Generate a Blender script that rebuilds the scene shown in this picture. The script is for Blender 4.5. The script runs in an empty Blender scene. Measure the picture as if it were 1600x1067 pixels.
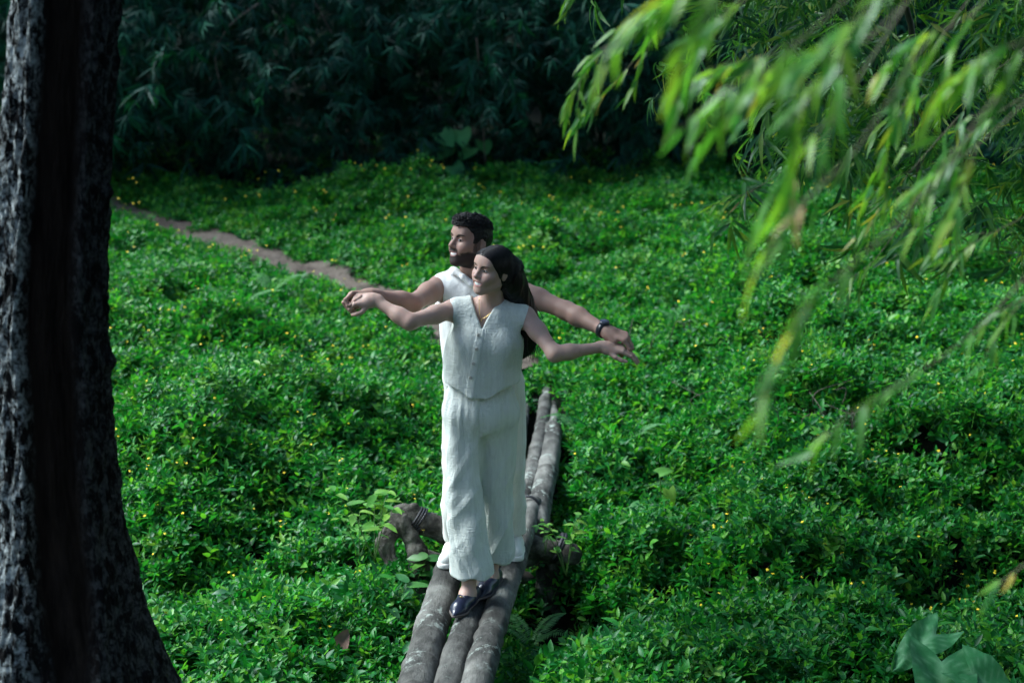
import bpy, math, random
import numpy as np
from mathutils import Vector, Matrix

rng = np.random.default_rng(11)
random.seed(5)
scene = bpy.context.scene
COL = scene.collection
R = math.radians

# ------------------------------------------------------------------ camera
CAM_H, PITCH, FPX = 2.55, R(13.0), 2222.2
cam_d = bpy.data.cameras.new('camera')
cam = bpy.data.objects.new('camera', cam_d)
COL.objects.link(cam)
cam.location = (0, 0, CAM_H)
cam.rotation_euler = (R(90) - PITCH, 0, 0)
cam_d.sensor_width = 36
cam_d.lens = 50
cam_d.clip_start = 0.05
cam_d.clip_end = 500
cam_d.dof.use_dof = True
cam_d.dof.focus_distance = 6.22
cam_d.dof.aperture_fstop = 1.9
cam_d.dof.aperture_blades = 9
scene.camera = cam

# ------------------------------------------------------------------ light
SUN_EL, SUN_AZ = 48.0, -74.0          # azimuth measured from +Y (away from the camera) towards +X
world = bpy.data.worlds.new('World')
scene.world = world
world.use_nodes = True
wn = world.node_tree.nodes
wn.clear()
sky = wn.new('ShaderNodeTexSky')
sky.sky_type = 'NISHITA'
sky.sun_disc = False
sky.sun_elevation = R(SUN_EL)
sky.sun_rotation = R(SUN_AZ)
sky.air_density = 1.3
sky.dust_density = 1.0
sky.ozone_density = 2.0
bg = wn.new('ShaderNodeBackground')
bg.inputs['Strength'].default_value = 0.085
wo = wn.new('ShaderNodeOutputWorld')
world.node_tree.links.new(sky.outputs[0], bg.inputs[0])
world.node_tree.links.new(bg.outputs[0], wo.inputs[0])
sun_d = bpy.data.lights.new('sun', 'SUN')
sun_d.energy = 3.3
sun_d.angle = R(32)
sun_d.color = (0.87, 0.97, 1.0)
sun = bpy.data.objects.new('sun', sun_d)
COL.objects.link(sun)
sdir = Vector((math.sin(R(SUN_AZ)) * math.cos(R(SUN_EL)), math.cos(R(SUN_AZ)) * math.cos(R(SUN_EL)), math.sin(R(SUN_EL))))
sun.rotation_euler = sdir.to_track_quat('Z', 'Y').to_euler()
sun.location = sdir * 40
scene.view_settings.view_transform = 'Standard'
scene.view_settings.look = 'None'
scene.view_settings.exposure = 1.45
scene.view_settings.gamma = 1.0
scene.render.engine = 'CYCLES'
scene.cycles.use_denoising = True
scene.cycles.use_adaptive_sampling = True
scene.cycles.adaptive_threshold = 0.04
scene.cycles.max_bounces = 5
scene.cycles.diffuse_bounces = 2
scene.cycles.glossy_bounces = 2
scene.cycles.transmission_bounces = 3
scene.cycles.transparent_max_bounces = 4

# ------------------------------------------------------------------ helpers
CP, SP = math.cos(PITCH), math.sin(PITCH)


def at(u, v, y):
    """world point seen at photo pixel (u, v) at distance y from the camera"""
    a = (u - 800.0) / FPX
    b = (533.5 - v) / FPX
    d = np.array((a, CP + b * SP, -SP + b * CP))
    t = y / d[1]
    return np.array((0, 0, CAM_H)) + d * t


def nrm(v):
    v = np.asarray(v, float)
    return v / (np.linalg.norm(v) + 1e-12)


_perm = np.random.default_rng(3).permutation(256)
_perm = np.concatenate([_perm, _perm, _perm])
_grad = np.random.default_rng(4).normal(size=(256, 3))
_grad /= np.linalg.norm(_grad, axis=1)[:, None]


def noise(p):
    p = np.asarray(p, float).reshape(-1, 3)
    i = np.floor(p).astype(int)
    f = p - i
    i &= 255
    w = f * f * f * (f * (f * 6 - 15) + 10)
    out = 0
    for dx in (0, 1):
        wx = w[:, 0] if dx else 1 - w[:, 0]
        for dy in (0, 1):
            wy = w[:, 1] if dy else 1 - w[:, 1]
            for dz in (0, 1):
                wz = w[:, 2] if dz else 1 - w[:, 2]
                h = _perm[_perm[_perm[(i[:, 0] + dx) & 255] + ((i[:, 1] + dy) & 255)] + ((i[:, 2] + dz) & 255)]
                g = _grad[h]
                out = out + wx * wy * wz * (g[:, 0] * (f[:, 0] - dx) + g[:, 1] * (f[:, 1] - dy) + g[:, 2] * (f[:, 2] - dz))
    return out * 1.6


def fbm(p, oct=4, gain=0.5):
    p = np.asarray(p, float).reshape(-1, 3)
    s = 0; a = 1.0
    for k in range(oct):
        s = s + a * noise(p * (2 ** k) + 17.3 * k)
        a *= gain
    return s


def make_mesh(name, V, F, mat=None, smooth=True):
    V = np.asarray(V, np.float32)
    me = bpy.data.meshes.new(name)
    if isinstance(F, np.ndarray):
        n, k = F.shape
        me.vertices.add(len(V))
        me.vertices.foreach_set('co', V.ravel())
        me.loops.add(n * k)
        me.loops.foreach_set('vertex_index', F.astype(np.int32).ravel())
        me.polygons.add(n)
        me.polygons.foreach_set('loop_start', np.arange(0, n * k, k, dtype=np.int32))
        me.polygons.foreach_set('loop_total', np.full(n, k, np.int32))
        me.update(calc_edges=True)
        me.validate()
    else:
        me.from_pydata([tuple(map(float, v)) for v in V], [], [tuple(map(int, f)) for f in F])
        me.update()
    if smooth:
        me.polygons.foreach_set('use_smooth', np.ones(len(me.polygons), bool))
    if mat is not None:
        me.materials.append(mat)
    return me


def obj(name, me, parent=None):
    o = bpy.data.objects.new(name, me)
    COL.objects.link(o)
    if parent is not None:
        o.parent = parent
        o.matrix_parent_inverse = Matrix.Translation(-parent.location)
    return o


def mk(name, V, F, mat, parent=None, smooth=True):
    return obj(name, make_mesh(name, V, F, mat, smooth), parent)


def tag(o, label=None, cat=None, group=None, kind=None):
    if label: o['label'] = label
    if cat: o['category'] = cat
    if group: o['group'] = group
    if kind: o['kind'] = kind
    return o


def thing(name, loc, label, cat, group=None):
    o = bpy.data.objects.new(name, None)
    COL.objects.link(o)
    o.location = tuple(map(float, loc))
    o.empty_display_size = 0.1
    return tag(o, label, cat, group)


def set_attr(me, name, arr, typ='FLOAT'):
    a = me.attributes.new(name, typ, 'POINT')
    if typ == 'FLOAT':
        a.data.foreach_set('value', np.asarray(arr, np.float32).ravel())
    elif typ == 'INT':
        a.data.foreach_set('value', np.asarray(arr, np.int32).ravel())
    elif typ == 'FLOAT_VECTOR':
        a.data.foreach_set('vector', np.asarray(arr, np.float32).ravel())
    elif typ == 'FLOAT_COLOR':
        c = np.asarray(arr, np.float32)
        c = np.concatenate([c, np.ones((len(c), 1), np.float32)], 1)
        a.data.foreach_set('color', c.ravel())


def frame(d, up=(0, 0, 1)):
    """columns: side, d, normal"""
    d = nrm(d)
    s = np.cross(d, up)
    if np.linalg.norm(s) < 1e-4:
        s = np.cross(d, (1, 0, 0))
    s = nrm(s)
    n = np.cross(s, d)
    return s, d, n


def tube(pts, rad, n=8, cap=True):
    pts = np.asarray(pts, float)
    m = len(pts)
    rad = np.full(m, rad) if np.isscalar(rad) else np.asarray(rad, float)
    tg = np.gradient(pts, axis=0)
    V = []; s = None
    for i in range(m):
        d = nrm(tg[i])
        if s is None:
            s = frame(d)[0]
        s = nrm(s - d * np.dot(s, d))
        b = np.cross(d, s)
        for k in range(n):
            a = 2 * math.pi * k / n
            V.append(pts[i] + rad[i] * (math.cos(a) * s + math.sin(a) * b))
    F = []
    for i in range(m - 1):
        for k in range(n):
            F.append((i * n + k, i * n + (k + 1) % n, (i + 1) * n + (k + 1) % n, (i + 1) * n + k))
    if cap:
        for i, o in ((0, 0), (m - 1, (m - 1) * n)):
            c = len(V); V.append(pts[i])
            for k in range(n):
                q = (o + k, o + (k + 1) % n, c)
                F.append(q if i else q[::-1])
    return np.array(V), F


def join(parts):
    V = []; F = []; o = 0
    for v, f in parts:
        V.append(np.asarray(v)); F += [tuple(i + o for i in q) for q in f]; o += len(v)
    return np.concatenate(V), F


def spline(P, n):
    """Catmull-Rom through the points"""
    P = np.asarray(P, float)
    Q = np.concatenate([[2 * P[0] - P[1]], P, [2 * P[-1] - P[-2]]])
    out = []
    for t in np.linspace(0, len(P) - 1 - 1e-9, n):
        i = int(t); f = t - i
        a, b, c, d = Q[i:i + 4]
        out.append(0.5 * (2 * b + (c - a) * f + (2 * a - 5 * b + 4 * c - d) * f * f + (3 * b - a - 3 * c + d) * f ** 3))
    return np.array(out)


# ------------------------------------------------------------------ materials
class NT:
    def __init__(s, name):
        s.m = bpy.data.materials.new(name)
        s.m.use_nodes = True
        s.t = s.m.node_tree
        s.t.nodes.clear()
        s.out = s.n('ShaderNodeOutputMaterial')

    def n(s, typ, **kw):
        nd = s.t.nodes.new(typ)
        for k, v in kw.items():
            setattr(nd, k, v)
        return nd

    def l(s, a, b):
        s.t.links.new(a, b)

    def noise(s, scale, detail=4, rough=0.6, co=None, stretch=None, dist=0.0):
        nd = s.n('ShaderNodeTexNoise')
        nd.inputs['Scale'].default_value = scale
        nd.inputs['Detail'].default_value = detail
        nd.inputs['Roughness'].default_value = rough
        nd.inputs['Distortion'].default_value = dist
        c = co or s.co()
        if stretch:
            mp = s.n('ShaderNodeMapping')
            mp.inputs['Scale'].default_value = stretch
            s.l(c, mp.inputs[0]); c = mp.outputs[0]
        s.l(c, nd.inputs['Vector'])
        return nd.outputs['Fac']

    def co(s):
        if not hasattr(s, '_co'):
            s._co = s.n('ShaderNodeTexCoord').outputs['Object']
        return s._co

    def ramp(s, fac, stops):
        r = s.n('ShaderNodeValToRGB')
        e = r.color_ramp.elements
        while len(e) < len(stops): e.new(0.5)
        for i, (p, c) in enumerate(stops):
            e[i].position = p
            e[i].color = (*c, 1) if not np.isscalar(c) else (c, c, c, 1)
        s.l(fac, r.inputs[0])
        return r.outputs[0]

    def mix(s, fac, a, b, mode='MIX'):
        m = s.n('ShaderNodeMix', data_type='RGBA', blend_type=mode)
        for sock, v in ((m.inputs[0], fac), (m.inputs[6], a), (m.inputs[7], b)):
            if hasattr(v, 'is_output') or isinstance(v, bpy.types.NodeSocket):
                s.l(v, sock)
            elif np.isscalar(v):
                sock.default_value = v if sock == m.inputs[0] else (v, v, v, 1)
            else:
                sock.default_value = (*v, 1)
        return m.outputs[2]

    def attr(s, name, out='Fac'):
        a = s.n('ShaderNodeAttribute', attribute_name=name)
        return a.outputs[out]

    def bump(s, h, strength, dist=0.01):
        b = s.n('ShaderNodeBump')
        b.inputs['Strength'].default_value = strength
        b.inputs['Distance'].default_value = dist
        s.l(h, b.inputs['Height'])
        return b.outputs[0]

    def bsdf(s, color, rough=0.6, normal=None, spec=0.5, metal=0.0, **kw):
        p = s.n('ShaderNodeBsdfPrincipled')
        if isinstance(color, bpy.types.NodeSocket): s.l(color, p.inputs['Base Color'])
        else: p.inputs['Base Color'].default_value = (*color, 1)
        if isinstance(rough, bpy.types.NodeSocket): s.l(rough, p.inputs['Roughness'])
        else: p.inputs['Roughness'].default_value = rough
        p.inputs['Specular IOR Level'].default_value = spec
        p.inputs['Metallic'].default_value = metal
        for k, v in kw.items(): p.inputs[k].default_value = v
        if normal is not None: s.l(normal, p.inputs['Normal'])
        return p.outputs[0]

    def done(s, sh):
        s.l(sh, s.out.inputs[0])
        return s.m


def leaf_mat(name, stops, rough=0.4, trans=0.3, spec=0.5, tcol=None, vein=True):
    t = NT(name)
    oi = t.n('ShaderNodeObjectInfo').outputs['Random']
    geo = t.n('ShaderNodeNewGeometry').outputs['Random Per Island']
    ad = t.n('ShaderNodeMath', operation='ADD'); t.l(oi, ad.inputs[0]); t.l(geo, ad.inputs[1])
    fr = t.n('ShaderNodeMath', operation='FRACT'); t.l(ad.outputs[0], fr.inputs[0])
    c = t.ramp(fr.outputs[0], stops)
    if vein is not True:
        c = t.mix(t.attr('vein'), c, vein)
    nz = t.noise(60, 3)
    c = t.mix(0.35, c, t.ramp(nz, [(0.3, 0.35), (0.7, 1.0)]), 'MULTIPLY')
    p = t.bsdf(c, rough, spec=spec)
    tr = t.n('ShaderNodeBsdfTranslucent')
    tc = t.mix(1.0, c, tcol or (1.5, 1.6, 0.6), 'MULTIPLY')
    t.l(tc, tr.inputs[0])
    mx = t.n('ShaderNodeMixShader'); mx.inputs[0].default_value = trans
    t.l(p, mx.inputs[1]); t.l(tr.outputs[0], mx.inputs[2])
    return t.done(mx.outputs[0])


M = {}
M['cover'] = leaf_mat('cover_leaf', [(0.0, (0.006, 0.090, 0.022)), (0.45, (0.014, 0.185, 0.036)), (0.75, (0.045, 0.29, 0.038)), (1.0, (0.14, 0.40, 0.042))], 0.44, 0.38, 0.32)
M['broad'] = leaf_mat('broad_leaf', [(0.0, (0.025, 0.13, 0.05)), (0.6, (0.05, 0.22, 0.05)), (1.0, (0.12, 0.32, 0.05))], 0.4, 0.3, 0.5)
M['young'] = leaf_mat('young_leaf', [(0.0, (0.06, 0.24, 0.04)), (0.6, (0.13, 0.36, 0.06)), (1.0, (0.22, 0.42, 0.06))], 0.45, 0.35, 0.4)
M['fern'] = leaf_mat('fern_leaf', [(0.0, (0.05, 0.20, 0.06)), (1.0, (0.12, 0.32, 0.10))], 0.45, 0.3, 0.4)
M['bamboo'] = leaf_mat('bamboo_leaf', [(0.0, (0.035, 0.19, 0.045)), (0.5, (0.10, 0.31, 0.045)), (0.90, (0.22, 0.42, 0.05)), (0.97, (0.30, 0.40, 0.06)), (1.0, (0.42, 0.32, 0.07))], 0.36, 0.5, 0.42)
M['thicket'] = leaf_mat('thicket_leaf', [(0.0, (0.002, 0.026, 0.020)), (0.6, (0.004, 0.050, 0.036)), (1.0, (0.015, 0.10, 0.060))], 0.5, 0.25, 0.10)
M['bamboo_mid'] = leaf_mat('bamboo_leaf_mid', [(0.0, (0.015, 0.10, 0.035)), (0.55, (0.045, 0.19, 0.04)), (0.93, (0.13, 0.32, 0.045)), (1.0, (0.30, 0.36, 0.06))], 0.38, 0.38, 0.4)
M['taro'] = leaf_mat('taro_leaf', [(0.0, (0.04, 0.21, 0.075)), (1.0, (0.055, 0.26, 0.09))], 0.55, 0.3, 0.25, None, (0.18, 0.42, 0.22))
M['dry'] = leaf_mat('dry_leaf', [(0.0, (0.16, 0.10, 0.09)), (1.0, (0.30, 0.19, 0.15))], 0.7, 0.1, 0.2, (1, 0.9, 0.8))
M['straw'] = leaf_mat('straw_leaf', [(0.0, (0.40, 0.27, 0.12)), (1.0, (0.55, 0.40, 0.20))], 0.6, 0.3, 0.3, (1, 0.9, 0.8))

t = NT('flower_petal')
M['flower'] = t.done(t.bsdf((0.86, 0.66, 0.015), 0.5))

t = NT('soil')
c = t.ramp(t.noise(6, 6), [(0.3, (0.004, 0.006, 0.004)), (0.55, (0.008, 0.011, 0.007)), (0.75, (0.015, 0.015, 0.010))])
M['soil'] = t.done(t.bsdf(c, 0.9, t.bump(t.noise(30, 6), 0.8, 0.04), spec=0.05))

t = NT('path_dirt')
c = t.ramp(t.noise(5, 8, 0.65), [(0.28, (0.045, 0.034, 0.027)), (0.5, (0.12, 0.095, 0.077)), (0.72, (0.18, 0.148, 0.122))])
M['path'] = t.done(t.bsdf(c, 0.9, t.bump(t.noise(22, 6), 0.7, 0.05), spec=0.2))

t = NT('bark')
n1 = t.noise(7, 6, 0.65, stretch=(2.2, 2.2, 0.55), dist=0.6)
c = t.ramp(n1, [(0.3, (0.003, 0.003, 0.003)), (0.55, (0.007, 0.0068, 0.007)), (0.75, (0.018, 0.0175, 0.018))])
li = t.noise(20, 5, 0.68, stretch=(1.5, 1.5, 0.8), dist=0.5)
lf = t.ramp(li, [(0.45, 0.0), (0.54, 1.0)])
lf = t.mix(1.0, lf, t.attr('lich'), 'MULTIPLY')
li2 = t.noise(45, 4, 0.7)
lf = t.mix(1.0, lf, t.ramp(li2, [(0.38, 0.05), (0.62, 1.0)]), 'MULTIPLY')
c = t.mix(lf, c, (0.50, 0.55, 0.54))
ms = t.ramp(t.noise(4, 4, 0.6), [(0.60, 0.0), (0.72, 1.0)])
c = t.mix(t.mix(1.0, ms, t.attr('low'), 'MULTIPLY'), c, (0.05, 0.06, 0.01))
c = t.mix(t.attr('dead'), c, t.ramp(t.noise(10, 5, 0.6, stretch=(3, 3, 0.3)), [(0.3, (0.005, 0.004, 0.0035)), (0.7, (0.026, 0.019, 0.015))]))
M['bark'] = t.done(t.bsdf(c, 0.85, t.bump(t.noise(38, 6, 0.7, stretch=(2, 2, 0.6)), 0.8, 0.02), spec=0.06))

t = NT('bridge_log')
n1 = t.noise(7, 7, 0.7, stretch=(1, 0.5, 1))
c = t.ramp(n1, [(0.30, (0.036, 0.036, 0.033)), (0.48, (0.125, 0.122, 0.110)), (0.68, (0.24, 0.235, 0.212))])
st = t.ramp(t.noise(3.1, 5, 0.65), [(0.38, 0.16), (0.56, 1.0)])
c = t.mix(0.85, c, st, 'MULTIPLY')
lf = t.ramp(t.noise(14, 7, 0.75), [(0.54, 0.0), (0.61, 1.0)])
lf = t.mix(1.0, lf, t.ramp(t.noise(2.3, 3, 0.5), [(0.46, 0.0), (0.58, 1.0)]), 'MULTIPLY')
c = t.mix(lf, c, (0.33, 0.37, 0.33))
c = t.mix(t.ramp(t.noise(30, 6, 0.75, stretch=(1, 0.25, 1)), [(0.30, 1.0), (0.42, 0.0)]), c, (0.03, 0.027, 0.024))
c = t.mix(t.attr('ring'), c, (0.05, 0.042, 0.036))
M['log'] = t.done(t.bsdf(c, 0.8, t.bump(t.noise(45, 7, 0.75, stretch=(1, 0.4, 1)), 0.9, 0.016), spec=0.25))

t = NT('rough_wood')
c = t.ramp(t.noise(9, 7, 0.7), [(0.32, (0.012, 0.011, 0.009)), (0.48, (0.070, 0.064, 0.053)), (0.66, (0.23, 0.215, 0.185))])
M['wood'] = t.done(t.bsdf(c, 0.85, t.bump(t.noise(50, 6, 0.75), 0.9, 0.02), spec=0.2))

t = NT('culm')
c = t.ramp(t.noise(3, 4, stretch=(1, 1, 0.2)), [(0.35, (0.018, 0.028, 0.018)), (0.7, (0.06, 0.075, 0.045))])
M['culm'] = t.done(t.bsdf(c, 0.5))
t = NT('twig')
M['twig'] = t.done(t.bsdf(t.ramp(t.noise(20, 3), [(0.3, (0.05, 0.05, 0.02)), (0.7, (0.12, 0.13, 0.05))]), 0.6))
t = NT('green_stem')
M['stem'] = t.done(t.bsdf((0.07, 0.16, 0.03), 0.5))
t = NT('bare_twig')
M['bare'] = t.done(t.bsdf((0.10, 0.08, 0.07), 0.8))
t = NT('black_rope')
M['rope'] = t.done(t.bsdf((0.012, 0.012, 0.016), 0.55, t.bump(t.noise(300, 2), 0.5, 0.002)))
t = NT('rock')
M['rock'] = t.done(t.bsdf(t.ramp(t.noise(8, 5), [(0.3, (0.16, 0.15, 0.15)), (0.7, (0.22, 0.21, 0.2))]), 0.9, t.bump(t.noise(30, 5), 0.6, 0.02)))

t = NT('skin')
c = t.attr('Col', 'Color')
c = t.mix(0.10, c, t.ramp(t.noise(45, 3), [(0.3, 0.55), (0.7, 1.0)]), 'MULTIPLY')
c = t.mix(0.12, c, t.ramp(t.noise(9, 4, 0.6), [(0.35, (0.75, 0.5, 0.42)), (0.65, (1.0, 1.0, 1.0))]), 'MULTIPLY')
M['skin'] = t.done(t.bsdf(c, t.attr('rgh'), t.bump(t.noise(420, 4, 0.7), 0.12, 0.002), spec=0.3, **{'Subsurface Weight': 0.12, 'Subsurface Scale': 0.012}))


def cloth_mat(name, col, lo, weave, folds=0.2):
    t = NT(name)
    c = t.mix(t.ramp(t.noise(4, 5, 0.6), [(0.35, 0.0), (0.65, 1.0)]), lo, col)
    w1 = t.noise(150, 2, 0.5, stretch=(1, 1, 0.18))
    w2 = t.noise(150, 2, 0.5, stretch=(0.16, 0.16, 1.3))
    w = t.n('ShaderNodeMath', operation='ADD'); t.l(w1, w.inputs[0]); t.l(w2, w.inputs[1])
    w3 = t.noise(95, 2, 0.5, stretch=(1, 1, 0.06))
    c = t.mix(0.5, c, t.ramp(w.outputs[0], [(0.42, 0.72), (0.58, 1.0)]), 'MULTIPLY')
    c = t.mix(0.4, c, t.ramp(w3, [(0.35, 0.78), (0.6, 1.0)]), 'MULTIPLY')
    b = t.bump(w.outputs[0], weave, 0.003)
    b2 = t.n('ShaderNodeBump'); b2.inputs['Strength'].default_value = folds; b2.inputs['Distance'].default_value = 0.02
    t.l(t.noise(26, 4, 0.6, stretch=(1, 1, 0.5), dist=1.4), b2.inputs['Height']); t.l(b, b2.inputs['Normal'])
    return t.done(t.bsdf(c, 0.9, b2.outputs[0], spec=0.15, **{'Sheen Weight': 0.15}))


M['linen'] = cloth_mat('sage_linen', (0.61, 0.645, 0.60), (0.545, 0.58, 0.535), 0.8)
M['shirt'] = cloth_mat('white_cotton', (0.84, 0.84, 0.82), (0.79, 0.79, 0.77), 0.3)
M['chino'] = cloth_mat('cream_cotton', (0.70, 0.70, 0.65), (0.64, 0.64, 0.59), 0.3)

t = NT('dark_hair')
c = t.ramp(t.noise(120, 2, stretch=(1, 1, 0.3)), [(0.3, (0.002, 0.002, 0.0025)), (0.7, (0.007, 0.0055, 0.006))])
M['hair'] = t.done(t.bsdf(c, 0.45, spec=0.32))
t = NT('navy_leather')
M['navy'] = t.done(t.bsdf((0.012, 0.015, 0.035), 0.28, t.bump(t.noise(180, 3), 0.15, 0.002)))
t = NT('shoe_lining')
M['lining'] = t.done(t.bsdf((0.10, 0.08, 0.07), 0.7))
t = NT('white_canvas')
M['sneaker'] = t.done(t.bsdf((0.72, 0.72, 0.68), 0.6, t.bump(t.noise(200, 2), 0.2, 0.002)))
t = NT('gold')
M['gold'] = t.done(t.bsdf((0.85, 0.60, 0.25), 0.3, metal=1.0))
t = NT('watch_black')
M['watch'] = t.done(t.bsdf((0.008, 0.009, 0.014), 0.35))
t = NT('watch_glass')
M['glass'] = t.done(t.bsdf((0.03, 0.035, 0.05), 0.12))
t = NT('shell_button')
M['button'] = t.done(t.bsdf((0.42, 0.40, 0.36), 0.4))

# ================================================================== terrain
_gy = np.array([-40, -8, 0, 2.5, 4.2, 5.3, 6.5, 7.8, 9.2, 10.5, 12, 14, 16, 18, 22, 30, 60, 90])
_gz = np.array([3.0, 1.4, 0.9, 0.35, -0.22, -0.42, -0.46, -0.30, -0.06, 0.10, 0.32, 0.56, 0.78, 1.05, 1.7, 3.4, 9.0, 14.0])
_yy = np.linspace(-40, 90, 2600)
_zz = np.interp(_yy, _gy, _gz)
_k = np.hanning(21); _k /= _k.sum()
_zz = np.convolve(np.pad(_zz, 10, mode='edge'), _k, mode='valid')


def sstep(a, b, x):
    t = np.clip((x - a) / (b - a), 0, 1)
    return t * t * (3 - 2 * t)


def ground_base(x, y):
    x = np.asarray(x, float); y = np.asarray(y, float)
    z = np.interp(y, _yy, _zz)
    # left bank swells beside the bridge, right bank steps up in terraces
    z = z + 0.30 * np.exp(-((x + 2.1) / 0.9) ** 2 - ((y - 8.0) / 0.9) ** 2)
    z = z + 0.12 * np.exp(-((x + 1.4) / 0.6) ** 2 - ((y - 6.1) / 0.6) ** 2)
    z = z + 0.42 * np.exp(-((x + 3.4) / 1.2) ** 2 - ((y - 10.1) / 0.7) ** 2)
    z = z + 0.20 * np.exp(-((x - 1.6) / 0.9) ** 2 - ((y - 9.8) / 0.6) ** 2) + 0.12 * np.exp(-((x - 0.9) / 0.5) ** 2 - ((y - 8.1) / 0.4) ** 2)
    edge = 8.15 + 0.35 * np.sin(x * 1.7) - 0.25 * (x - 1.5)
    z = z + sstep(1.0, 1.9, x) * (0.30 * sstep(-0.14, 0.16, y - edge) * (1 - 0.7 * sstep(10, 12.5, y)))
    edge2 = 6.75 + 0.2 * np.sin(x * 2.6 + 1) - 0.1 * (x - 1.5)
    z = z + sstep(0.75, 1.5, x) * 0.26 * sstep(-0.12, 0.2, y - edge2) * (1 - sstep(7.2, 9.0, y))
    z = z - 0.30 * np.exp(-((x - 0.30) / 0.26) ** 2 - ((y - 6.45) / 0.5) ** 2)
    z = z + 0.24 * np.exp(-((x + 1.6) / 0.7) ** 2 - ((y - 4.5) / 0.5) ** 2)
    z = z + 0.5 * sstep(-3.4, -8.0, x) * sstep(9, 14, y) + 0.25 * sstep(3.5, 7, x) * sstep(6, 10, y)
    return z


def ground_z(x, y):
    x = np.asarray(x, float); y = np.asarray(y, float)
    sh = np.broadcast(x, y).shape
    xf = np.broadcast_to(x, sh).ravel(); yf = np.broadcast_to(y, sh).ravel()
    z = ground_base(xf, yf)
    p = np.stack([xf, yf, 0 * xf], 1)
    z = z + 0.085 * noise(p * 0.9 + 3.1) + 0.045 * noise(p * 2.1 + 9.7)
    return z.reshape(sh)


def ground_hit(u, v, y0=3.0, y1=40):
    ys = np.arange(y0, y1, 0.02)
    P = np.array([at(u, v, y) for y in ys])
    g = ground_z(P[:, 0], P[:, 1])
    k = np.argmax(P[:, 2] < g)
    return np.array((P[k, 0], P[k, 1], g[k]))


def axis(breaks):
    out = []
    for a, b, st in breaks:
        out.append(np.arange(a, b, st))
    return np.concatenate(out)


gx = axis([(-60, -12, 4), (-12, -6, 0.5), (-6, 7, 0.085), (7, 13, 0.5), (13, 61, 4)])
gyv = axis([(-40, 2, 3), (2, 3.6, 0.3), (3.6, 17, 0.085), (17, 24, 0.5), (24, 91, 4)])
GX, GY = np.meshgrid(gx, gyv, indexing='ij')
GZ = ground_z(GX, GY)
nx, ny = GX.shape
idx = np.arange(nx * ny).reshape(nx, ny)
F = np.stack([idx[:-1, :-1], idx[1:, :-1], idx[1:, 1:], idx[:-1, 1:]], -1).reshape(-1, 4)
ground = mk('ground', np.stack([GX, GY, GZ], -1).reshape(-1, 3), F, M['soil'])
tag(ground, 'dark soil floor of the glade under the creeping plants', 'ground', kind='structure')

# ------------------------------------------------------------------ trodden path
path_px = [(120, 306), (180, 326), (250, 350), (330, 378), (420, 404), (500, 430), (570, 455), (650, 492), (720, 528), (785, 564), (815, 582)]
PATH = np.array([ground_hit(u, v, 7, 30) for u, v in path_px])
PATH = np.concatenate([[PATH[0] + (PATH[0] - PATH[1]) * 2.5], PATH])
PATH = spline(PATH, 90)


def path_dist(x, y):
    d = np.full(np.shape(x), 1e9)
    for p in PATH:
        d = np.minimum(d, np.hypot(x - p[0], y - p[1]))
    return d


V = []; F = []
tg = np.gradient(PATH, axis=0)
W7 = np.linspace(-1, 1, 9)
for i, p in enumerate(PATH):
    d = nrm((tg[i][0], tg[i][1], 0)); s = np.array((-d[1], d[0], 0))
    for k, w in enumerate(W7):
        q = p + s * w * (0.27 + 0.05 * math.sin(i * 0.7) + 0.05 * math.sin(i * 1.9 + w * 2))
        V.append((q[0], q[1], 0))
V = np.array(V)
V[:, 2] = ground_z(V[:, 0], V[:, 1]) + 0.006 + 0.012 * noise(V * 7) - 0.0
V[:, 2] += np.tile(np.where(np.abs(W7) > 0.95, -0.03, 0.014), len(PATH))
for i in range(len(PATH) - 1):
    for k in range(8):
        a = i * 9 + k
        F.append((a, a + 9, a + 10, a + 1))
tag(mk('path', V, F, M['path']), 'narrow trodden dirt path crossing the glade to the log bridge', 'path', kind='structure')

# ================================================================== big tree trunk on the left
tz = np.concatenate([np.linspace(-0.5, 3.1, 330), np.linspace(3.15, 7.5, 60)])
NA = 300
TH = np.linspace(0, 2 * math.pi, NA, endpoint=False)
cx = np.interp(tz, [-0.5, 0.25, 0.8, 1.56, 2.1, 2.6, 7.5], [-1.60, -1.575, -1.56, -1.535, -1.475, -1.405, -0.95])
cy = np.interp(tz, [-0.5, 2.6, 7.5], [4.62, 4.62, 4.75])
rr = np.interp(tz, [-0.5, 0.0, 0.25, 0.5, 0.8, 1.15, 1.56, 2.1, 2.6, 7.5], [0.56, 0.42, 0.340, 0.278, 0.224, 0.194, 0.188, 0.180, 0.174, 0.10])
TT, ZZ = np.meshgrid(TH, tz, indexing='ij')
base = np.stack([np.cos(TT) * 2.2, np.sin(TT) * 2.2, ZZ * 0.8], -1).reshape(-1, 3)
rn = (1 + 0.07 * noise(base * 0.7 + 5)).reshape(TT.shape)
flare = sstep(1.2, -0.2, ZZ)
butt = np.abs(np.sin(TT * 2.5 + 0.6 + 0.25 * ZZ)) ** 0.8
RR = rr[None, :] * rn * (1 + flare * (0.30 * butt - 0.16))
b2 = np.stack([np.cos(TT) * 8, np.sin(TT) * 8, ZZ * 4], -1).reshape(-1, 3)
rid = np.abs(fbm(b2, 4, 0.6)).reshape(TT.shape)
b3 = np.stack([np.cos(TT) * 14, np.sin(TT) * 14, ZZ * 9], -1).reshape(-1, 3)
fine = fbm(b3, 3, 0.6).reshape(TT.shape)
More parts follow.
